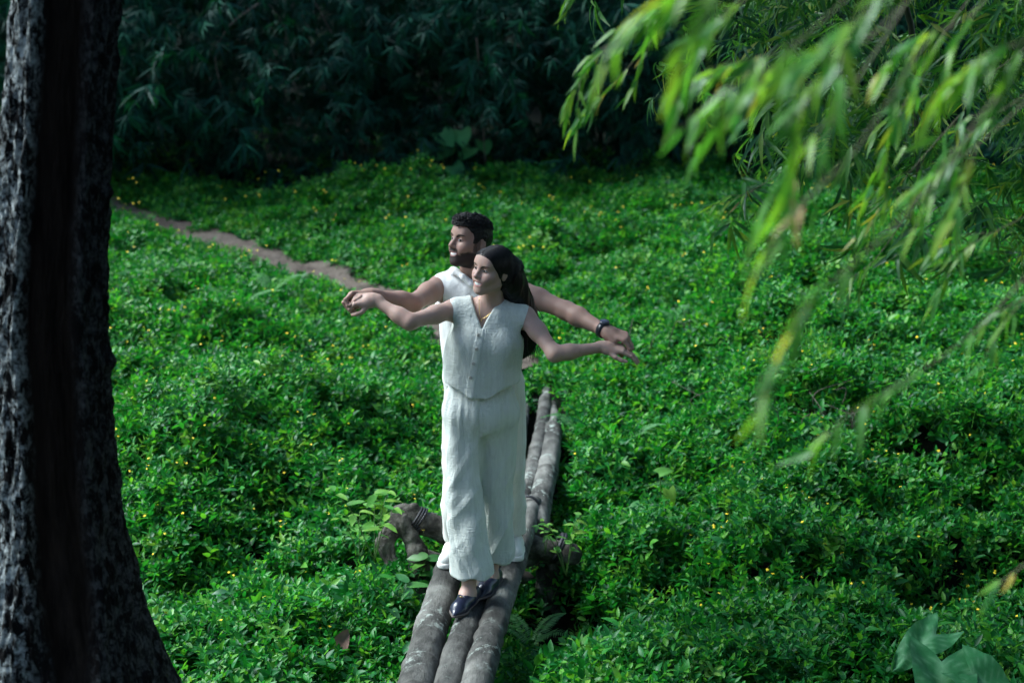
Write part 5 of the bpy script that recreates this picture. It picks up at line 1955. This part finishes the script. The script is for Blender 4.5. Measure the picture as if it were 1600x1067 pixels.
# unseen clumps added behind and beside the camera to block skylight
for i, (x, y, lab) in enumerate(((-3.6, -1.6, 'unseen light-blocking bamboo clump added left behind the photographer'), (-1.2, -3.2, 'unseen light-blocking bamboo clump added straight behind the photographer'), (1.6, -3.0, 'unseen light-blocking bamboo clump added behind the photographer, a little right'),
                                 (4.2, -1.2, 'unseen light-blocking bamboo clump added right behind the photographer'), (5.8, 1.8, 'unseen light-blocking bamboo clump added on the right, level with the photographer'), (6.4, 4.8, 'unseen light-blocking bamboo clump added on the right bank, outside the view'))):
    bamboo_clump(x, y, lab, 420, 2.6, 1.8, 6.0, 6, 840 + i, group='unseen bamboo added to block skylight')

# ------------------------------------------------------------------ limbs and leaves added unseen above the big tree to shade the lower right
LV = []
for i in range(6):
    r = np.random.default_rng(900 + i)
    parts = []
    for k in range(16):
        d = nrm(r.normal(size=3) * np.array((1, 1, 0.5)) - (0, 0, 0.2))
        v_, f_ = leaf_geo(0.11, 0.05, 0.2, 0.3, 4, ovate)
        parts.append((xform(v_, d * r.uniform(0.02, 0.16), d, np.array((0, 0, 1)) + r.normal(size=3) * 0.4), f_))
    LV.append(make_mesh('shade_crown_cluster', *join(parts), M['broad'], True))
cr_tree = scatter_tree(variants('shade_crown_cluster', LV))
tips = []
top = np.array((-1.13, 4.7, 5.2))
for k in range(9):
    c_ = np.array((-1.65, 6.8, 4.9)) + r7.normal(size=3) * np.array((0.6, 0.8, 0.3))
    P_ = spline([top + (0, 0, r7.uniform(-1.2, 1.0)) - (0.1 * 0, 0, 0), top * 0.5 + c_ * 0.5 + (0, 0, 0.3), c_], 12)
    V, F = tube(P_, np.linspace(0.045, 0.012, 12), 7)
    mk('limb', V, F, M['bark'], tree)
    tips += [P_[i] for i in range(6, 12)]
P = []; Rt = []; S = []
for k in range(1000):
    P.append(tips[r7.integers(len(tips))] + r7.normal(size=3) * np.array((0.32, 0.32, 0.22)))
    Rt.append(r7.uniform(0, 6.28, 3) * np.array((0.1, 0.1, 1))); S.append(r7.uniform(0.8, 1.3))
scatter('shade_crown', np.array(P), np.array(Rt), np.array(S), r7.integers(0, 6, len(P)), cr_tree, tree)

# ================================================================== single plants
OV = [make_mesh('broad_leaf', *leaf_geo(0.09, 0.045, 0.2, dr, 7, ovate, wave=0.001), M['broad'], True) for dr in (0.1, 0.3, 0.5)]
YV = [make_mesh('young_leaf', *leaf_geo(0.07, 0.03, 0.25, dr, 6, ovate, wave=0.001), M['young'], True) for dr in (0.05, 0.25, 0.4)]


def weed(pos, h, nl, label, seed, set_, sc=1.0, spread=0.25, nst=3, group=None, name='leafy_plant'):
    r = np.random.default_rng(seed)
    pos = np.asarray(pos, float)
    t = thing(name, pos, label, 'plant', group)
    for k in range(nst):
        a = r.uniform(0, 6.28); tip = pos + np.array((math.cos(a) * spread * r.uniform(0.2, 1), math.sin(a) * spread * r.uniform(0.2, 1), h * r.uniform(0.7, 1.0)))
        P = spline([pos - (0, 0, 0.05), pos * 0.5 + tip * 0.5 + (0, 0, h * 0.12), tip], 14)
        V, F = tube(P, np.linspace(0.0028, 0.0012, 14), 5)
        mk('stem', V, F, M['stem'], t)
        for j in range(nl):
            i = int(4 + 9.9 * j / max(1, nl - 1)); i = min(i, 13)
            a2 = j * 2.4 + r.normal() * 0.3 + k
            d = np.array((math.cos(a2), math.sin(a2), r.uniform(-0.15, 0.35)))
            child_leaf('leaf', set_[r.integers(len(set_))], t, P[i], d, np.array((0, -0.2, 1)) + r.normal(size=3) * 0.2, sc * r.uniform(0.7, 1.15))
    return t


def gp(u, v, y0=4.6, dz=0.0):
    p = ground_hit(u, v, y0, 20); return p + (0, 0, dz)


weed(at(585, 862, 6.62), 0.34, 8, 'young yellow-green sapling beside the forked stump', 1, YV, 1.15, 0.22, 4)
weed(at(560, 830, 6.9) - (0, 0, 0.1), 0.22, 6, 'pale leafy shoot left of the sapling at the stump', 2, YV, 1.0, 0.15, 3)
weed(at(885, 885, 6.55), 0.26, 7, 'bright young plant at the right end of the beam', 3, YV, 0.8, 0.16, 4)
weed(at(852, 850, 6.85), 0.16, 5, 'tiny bright seedling beside the right bridge log', 4, YV, 0.62, 0.06, 2)
weed(gp(600, 1010, 4.6, 0.0), 0.32, 7, 'broad-leaved weed at the bottom edge left of the logs', 5, OV, 1.15, 0.16, 3)
weed(gp(640, 955, 4.6, 0.0), 0.30, 7, 'broad-leaved weed close to the left bridge log', 6, OV, 1.1, 0.13, 3)
weed(gp(570, 960, 4.6, 0.0), 0.30, 6, 'broad-leaved weed under the forked stump', 7, OV, 1.0, 0.15, 3)
weed(gp(920, 960, 5.0, 0.0), 0.2, 6, 'small weed right of the rotten post', 8, YV, 0.9, 0.12, 3)
weed(gp(350, 985, 4.6, 0.02), 0.22, 5, 'broad-leaved weed between the trunk and the bridge', 9, OV, 1.0, 0.12, 2)


# heart-shaped leaves
def heart(L, W, lobes=0.22, fold=0.12, droop=0.25, n=9):
    V = []; F = []
    for i in range(n + 1):
        t = i / n
        w = W * 0.5 * (math.sin(math.pi * (0.22 + 0.78 * t) ** 0.75) ** 0.85 if i < n else 0.012)
        y = L * t; z = -droop * L * t * t
        back = lobes * L * (1 - t) ** 3
        V += [(-w, y - back, z + fold * w), (-w * 0.5, y - back * 0.55, z + fold * w * 0.55 + 0.004), (0, y, z), (w * 0.5, y - back * 0.55, z + fold * w * 0.55 + 0.004), (w, y - back, z + fold * w)]
    for i in range(n):
        for k in range(4):
            a = i * 5 + k
            F.append((a, a + 1, a + 6, a + 5))
    return np.array(V, float), F


HE = [make_mesh('heart_leaf', *heart(0.11, 0.10), M['broad'], True), make_mesh('heart_leaf', *heart(0.12, 0.09, 0.2, 0.3, 0.4), M['young'], True)]
HT = [make_mesh('heart_leaf', *heart(0.24, 0.25), M['taro'], True)]


def heart_plant(pos, tips, label, set_, sc, seed, name='heart_leaf_plant', group=None):
    r = np.random.default_rng(seed)
    t = thing(name, pos, label, 'plant', group)
    for (tp, d, n) in tips:
        tp = np.asarray(tp, float)
        P = spline([np.asarray(pos) - (0, 0, 0.05), np.asarray(pos) * 0.4 + tp * 0.6 + (0, 0, 0.05), tp], 12)
        V, F = tube(P, np.linspace(0.004, 0.002, 12) * (sc if sc > 1 else 1), 6)
        mk('stem', V, F, M['stem'], t)
        child_leaf('leaf', set_[r.integers(len(set_))], t, tp, d, n, sc * r.uniform(0.85, 1.1))
    return t


b = gp(1035, 830, 5)
heart_plant(b, [(at(1045, 765, b[1] - 0.1), (0.2, -0.5, -0.6), (0, -0.8, 0.6)), (at(1000, 790, b[1] - 0.1), (-0.7, -0.4, -0.2), (0, -0.3, 1)),
                (at(1050, 805, b[1] - 0.2), (0.1, -0.7, -0.3), (0, -0.4, 1)), (at(1030, 740, b[1]), (0.5, 0.2, 0.2), (0, -0.4, 1)), (at(985, 800, b[1] - 0.2), (-0.5, -0.5, -0.4), (0.3, -0.4, 1))],
            'heart-leaved creeper right of the bridge with round pale leaves', HE, 0.85, 3)
b = np.array((-0.72, 15.4, float(ground_z(-0.72, 15.4))))
tips = []
for (u, v) in ((690, 208), (720, 205), (668, 228), (735, 232), (680, 262), (708, 260), (742, 262), (755, 222), (700, 232)):
    tips.append((at(u, v, 15.3 + 0.2 * math.sin(u)), (0.6 * math.sin(v * 1.7), -0.7, -0.5), (0.2 * math.sin(u), -0.6, 0.8)))
heart_plant(b, tips, 'tall plant with large heart-shaped leaves at the foot of the thicket', HT, 0.85, 5)


# elephant-ear plant in the lower right corner
def taro_leaf(L, W, droop, seed):
    r = np.random.default_rng(seed)
    n = 40
    V = []; F = []
    for i in range(n + 1):
        t = i / n
        w = W * 0.5 * (math.sin(math.pi * (0.20 + 0.80 * t) ** 0.72) ** 0.8 if i < n else 0.01)
        for k, q in enumerate(np.linspace(-1, 1, 9)):
            back = 0.34 * L * (1 - t) ** 2.5 * abs(q) ** 0.8
            vein = 0.006 * math.cos((t * 6 - abs(q) * 1.6) * 6.28) * abs(q) * (1 - abs(q) * 0.5)
            x = q * w
            V.append((x, L * t - back, -droop * L * t * t + 0.22 * abs(x) + vein + 0.012 * math.sin(t * 11 + q * 4 + seed)))
    for i in range(n):
        for k in range(8):
            a = i * 9 + k
            F.append((a, a + 1, a + 10, a + 9))
    me = make_mesh('taro_leaf', V, F, M['taro'], True)
    va = []
    for i in range(n + 1):
        for q in np.linspace(-1, 1, 9):
            va.append(0.9 if abs(q) < 0.05 else max(0.0, math.cos((i / n * 5 - abs(q) * 1.5) * 6.28)) ** 4 * 0.6)
    set_attr(me, 'vein', va)
    return me


b = ground_hit(1500, 1110, 4.2, 9)
taro = thing('elephant_ear_plant', b, 'elephant-ear plant with big blue-green leaves in the lower right corner', 'plant')
for i, (u, v, dy, d, n, L, W) in enumerate(((1462, 990, -0.10, (-0.8, -0.5, -0.30), (-0.25, -0.6, 0.8), 0.27, 0.17), (1470, 1035, -0.3, (-0.12, -0.85, -0.5), (0.1, -0.75, 0.7), 0.30, 0.28),
                                           (1515, 1050, -0.35, (0.75, -0.5, -0.40), (0.2, -0.6, 0.7), 0.26, 0.22))):
    p = at(u, v, b[1] + dy)
    P = spline([b - (0, 0, 0.05), b * 0.5 + p * 0.5 + (0, 0, 0.05), p], 14)
    V, F = tube(P, np.linspace(0.009, 0.004, 14), 7)
    mk('stalk', V, F, M['stem'], taro)
    me = taro_leaf(L, W, 0.18, i)
    child_leaf('leaf', me, taro, p, d, n)

# ------------------------------------------------------------------ ferns
FR = []
for sd in range(3):
    parts = []
    r = np.random.default_rng(sd)
    P = spline([(0, 0, 0), (0, 0.10, 0.035), (0, 0.20, 0.03), (0, 0.30, -0.02 - 0.02 * sd)], 30)
    parts.append(tube(P, np.linspace(0.0016, 0.0006, 30), 4, False))
    for i in range(3, 30):
        w = 0.055 * math.sin(math.pi * (i / 30) ** 0.7) + 0.006
        for s in (-1, 1):
            V, F = leaf_geo(w, 0.010, 0.2, 0.25, 3, lance)
            parts.append((xform(V, P[i], np.array((s, 0.35, 0.05 + r.normal() * 0.08)), np.array((0, 0, 1))), F))
    FR.append(make_mesh('frond', *join(parts), M['fern'], True))


def fern(u, v, label, n, sc, seed, y0=4.6, dirs=None):
    r = np.random.default_rng(seed)
    p = gp(u, v, y0, 0.08)
    t = thing('fern', p, label, 'fern')
    for k in range(n):
        a = dirs[k] if dirs else k * 6.28 / n + r.normal() * 0.3
        child_leaf('frond', FR[k % 3], t, p + (0, 0, 0.03), (math.cos(a), math.sin(a), 0.45), (0, 0, 1), sc * r.uniform(0.85, 1.15))


fern(375, 505, 'pale fern frond arching over the left mound below the path', 3, 1.25, 1, dirs=[0.2, 2.9, -1.2])
fern(425, 478, 'fern between the left mound and the path', 3, 1.2, 2, dirs=[0.5, 2.2, -0.8])
fern(905, 705, 'small pale fern right of the far logs', 3, 0.85, 3, dirs=[0.1, -0.9, 2.6])
fern(985, 715, 'small fern on the slope a step right of the far logs', 2, 0.7, 4, dirs=[0.3, -0.7])
fern(1085, 815, 'dark fern above the shaded hollow right of the bridge', 3, 0.9, 5, dirs=[0.1, 3.0, -1.4])
fern(830, 1040, 'dark fern at the bottom edge right of the logs', 4, 0.9, 6, dirs=[3.0, 2.2, -0.4, 0.8])
fern(1470, 930, 'little upright fern in the lower right', 2, 0.6, 7, dirs=[1.2, 1.9])
fern(1060, 530, 'thin fern frond curling on the right slope near the hands', 2, 0.8, 8, dirs=[2.6, 1.2])

# ------------------------------------------------------------------ dry leaves, stones, stalks
V, F = leaf_geo(0.15, 0.085, 0.5, -0.3, 8, ovate, wave=0.006)
DRY = make_mesh('dry_leaf', V, F, M['dry'], True)
for (u, v, lab, sc, d) in ((898, 628, 'curled brown dry leaf lying right of the far logs', 1.0, (1, 0.3, 0.25)), (520, 1030, 'brown dry leaf in the weeds left of the bridge', 1.0, (0.5, 0.4, 0.8)),
                           (960, 970, 'crumpled brown dry leaf in the cover right of the bridge', 0.8, (1, 0.2, 0.3)), (545, 668, 'dark dry leaf half sunk in the left mound', 0.8, (1, 0.2, 0.1)),
                           (1000, 880, 'small reddish dry leaf on the right slope', 0.6, (-1, 0.2, 0.2)), (487, 1010, 'small purple-brown dry leaf near the bottom left weeds', 0.6, (1, 0.5, 0.2))):
    p = gp(u, v, 4.6)
    p[2] += canopy_h(p[0:1], p[1:2])[0] + 0.03
    p = at(u, v, p[1] - 0.1) if True else p
    o = bpy.data.objects.new('dry_leaf', DRY)
    COL.objects.link(o)
    o.matrix_basis = pose(o, p, np.array(d, float), np.array((0.1, -0.7, 0.7)), sc)
    tag(o, lab, 'dry leaf', 'fallen dry leaves')
for (u, v, lab, sz) in ((846, 600, 'pale stone at the far end of the footbridge', 0.035), (838, 594, 'smaller low stone where the path meets the logs', 0.025)):
    p = gp(u, v, 8)
    Vs, Fs = solid([ell(p + (0, 0, 0.02), (sz * 1.2, sz, sz * 0.8), 0.01)], p - 0.12, p + 0.14, 0.01)
    Vs = Vs + vnormals(Vs, Fs) * (0.02 * fbm(Vs * 14, 3))[:, None]
    tag(mk('stone', Vs, Fs, M['rock']), lab, 'stone', 'stones at the path end')

STK = [((1165, 778), (1208, 786), 'dry straw-coloured stalk lying on the right mound', 0.005, 'straw'),
       ((1022, 1060), (1035, 1000), 'broken dead stem standing at the bottom right of the bridge', 0.008, 'bare'), ((1048, 1067), (1062, 1020), 'short dead stem beside the broken one at the bottom', 0.007, 'bare')]
for (a, b_, lab, rad, mt) in STK:
    p = gp(*a, 4.6); y = p[1] - 0.12
    A = at(*a, y); B = at(*b_, y - 0.05)
    V, F = tube(spline([A, (A + B) / 2 + (0, 0, 0.012), B], 10), np.linspace(rad, rad * 0.6, 10), 6)
    tag(mk('stalk', V, F, M[mt]), lab, 'stalk')

# bare tangled twigs on the bank at the right
r9 = np.random.default_rng(99)
for (u, v, lab) in ((1320, 690, 'tangle of bare grey twigs on the dark bank at the right'), (1170, 655, 'few bare twigs in the cover at the middle right'), (1075, 545, 'bare curling tendrils on the right slope')):
    p = gp(u, v, 5)
    t = thing('twig_tangle', p, lab, 'twigs')
    for k in range(16 if u == 1320 else 7):
        a = p + np.array((r9.normal() * 0.22, r9.normal() * 0.10 - 0.05, 0.0))
        b_ = a + np.array((r9.normal() * 0.12, -0.08 + r9.normal() * 0.06, r9.uniform(0.08, 0.30)))
        c_ = b_ + np.array((r9.normal() * 0.12, r9.normal() * 0.06, r9.uniform(-0.08, 0.12)))
        V, F = tube(spline([a, b_, c_], 12), np.linspace(0.004, 0.0015, 12), 5)
        mk('twig', V, F, M['bare'], t)
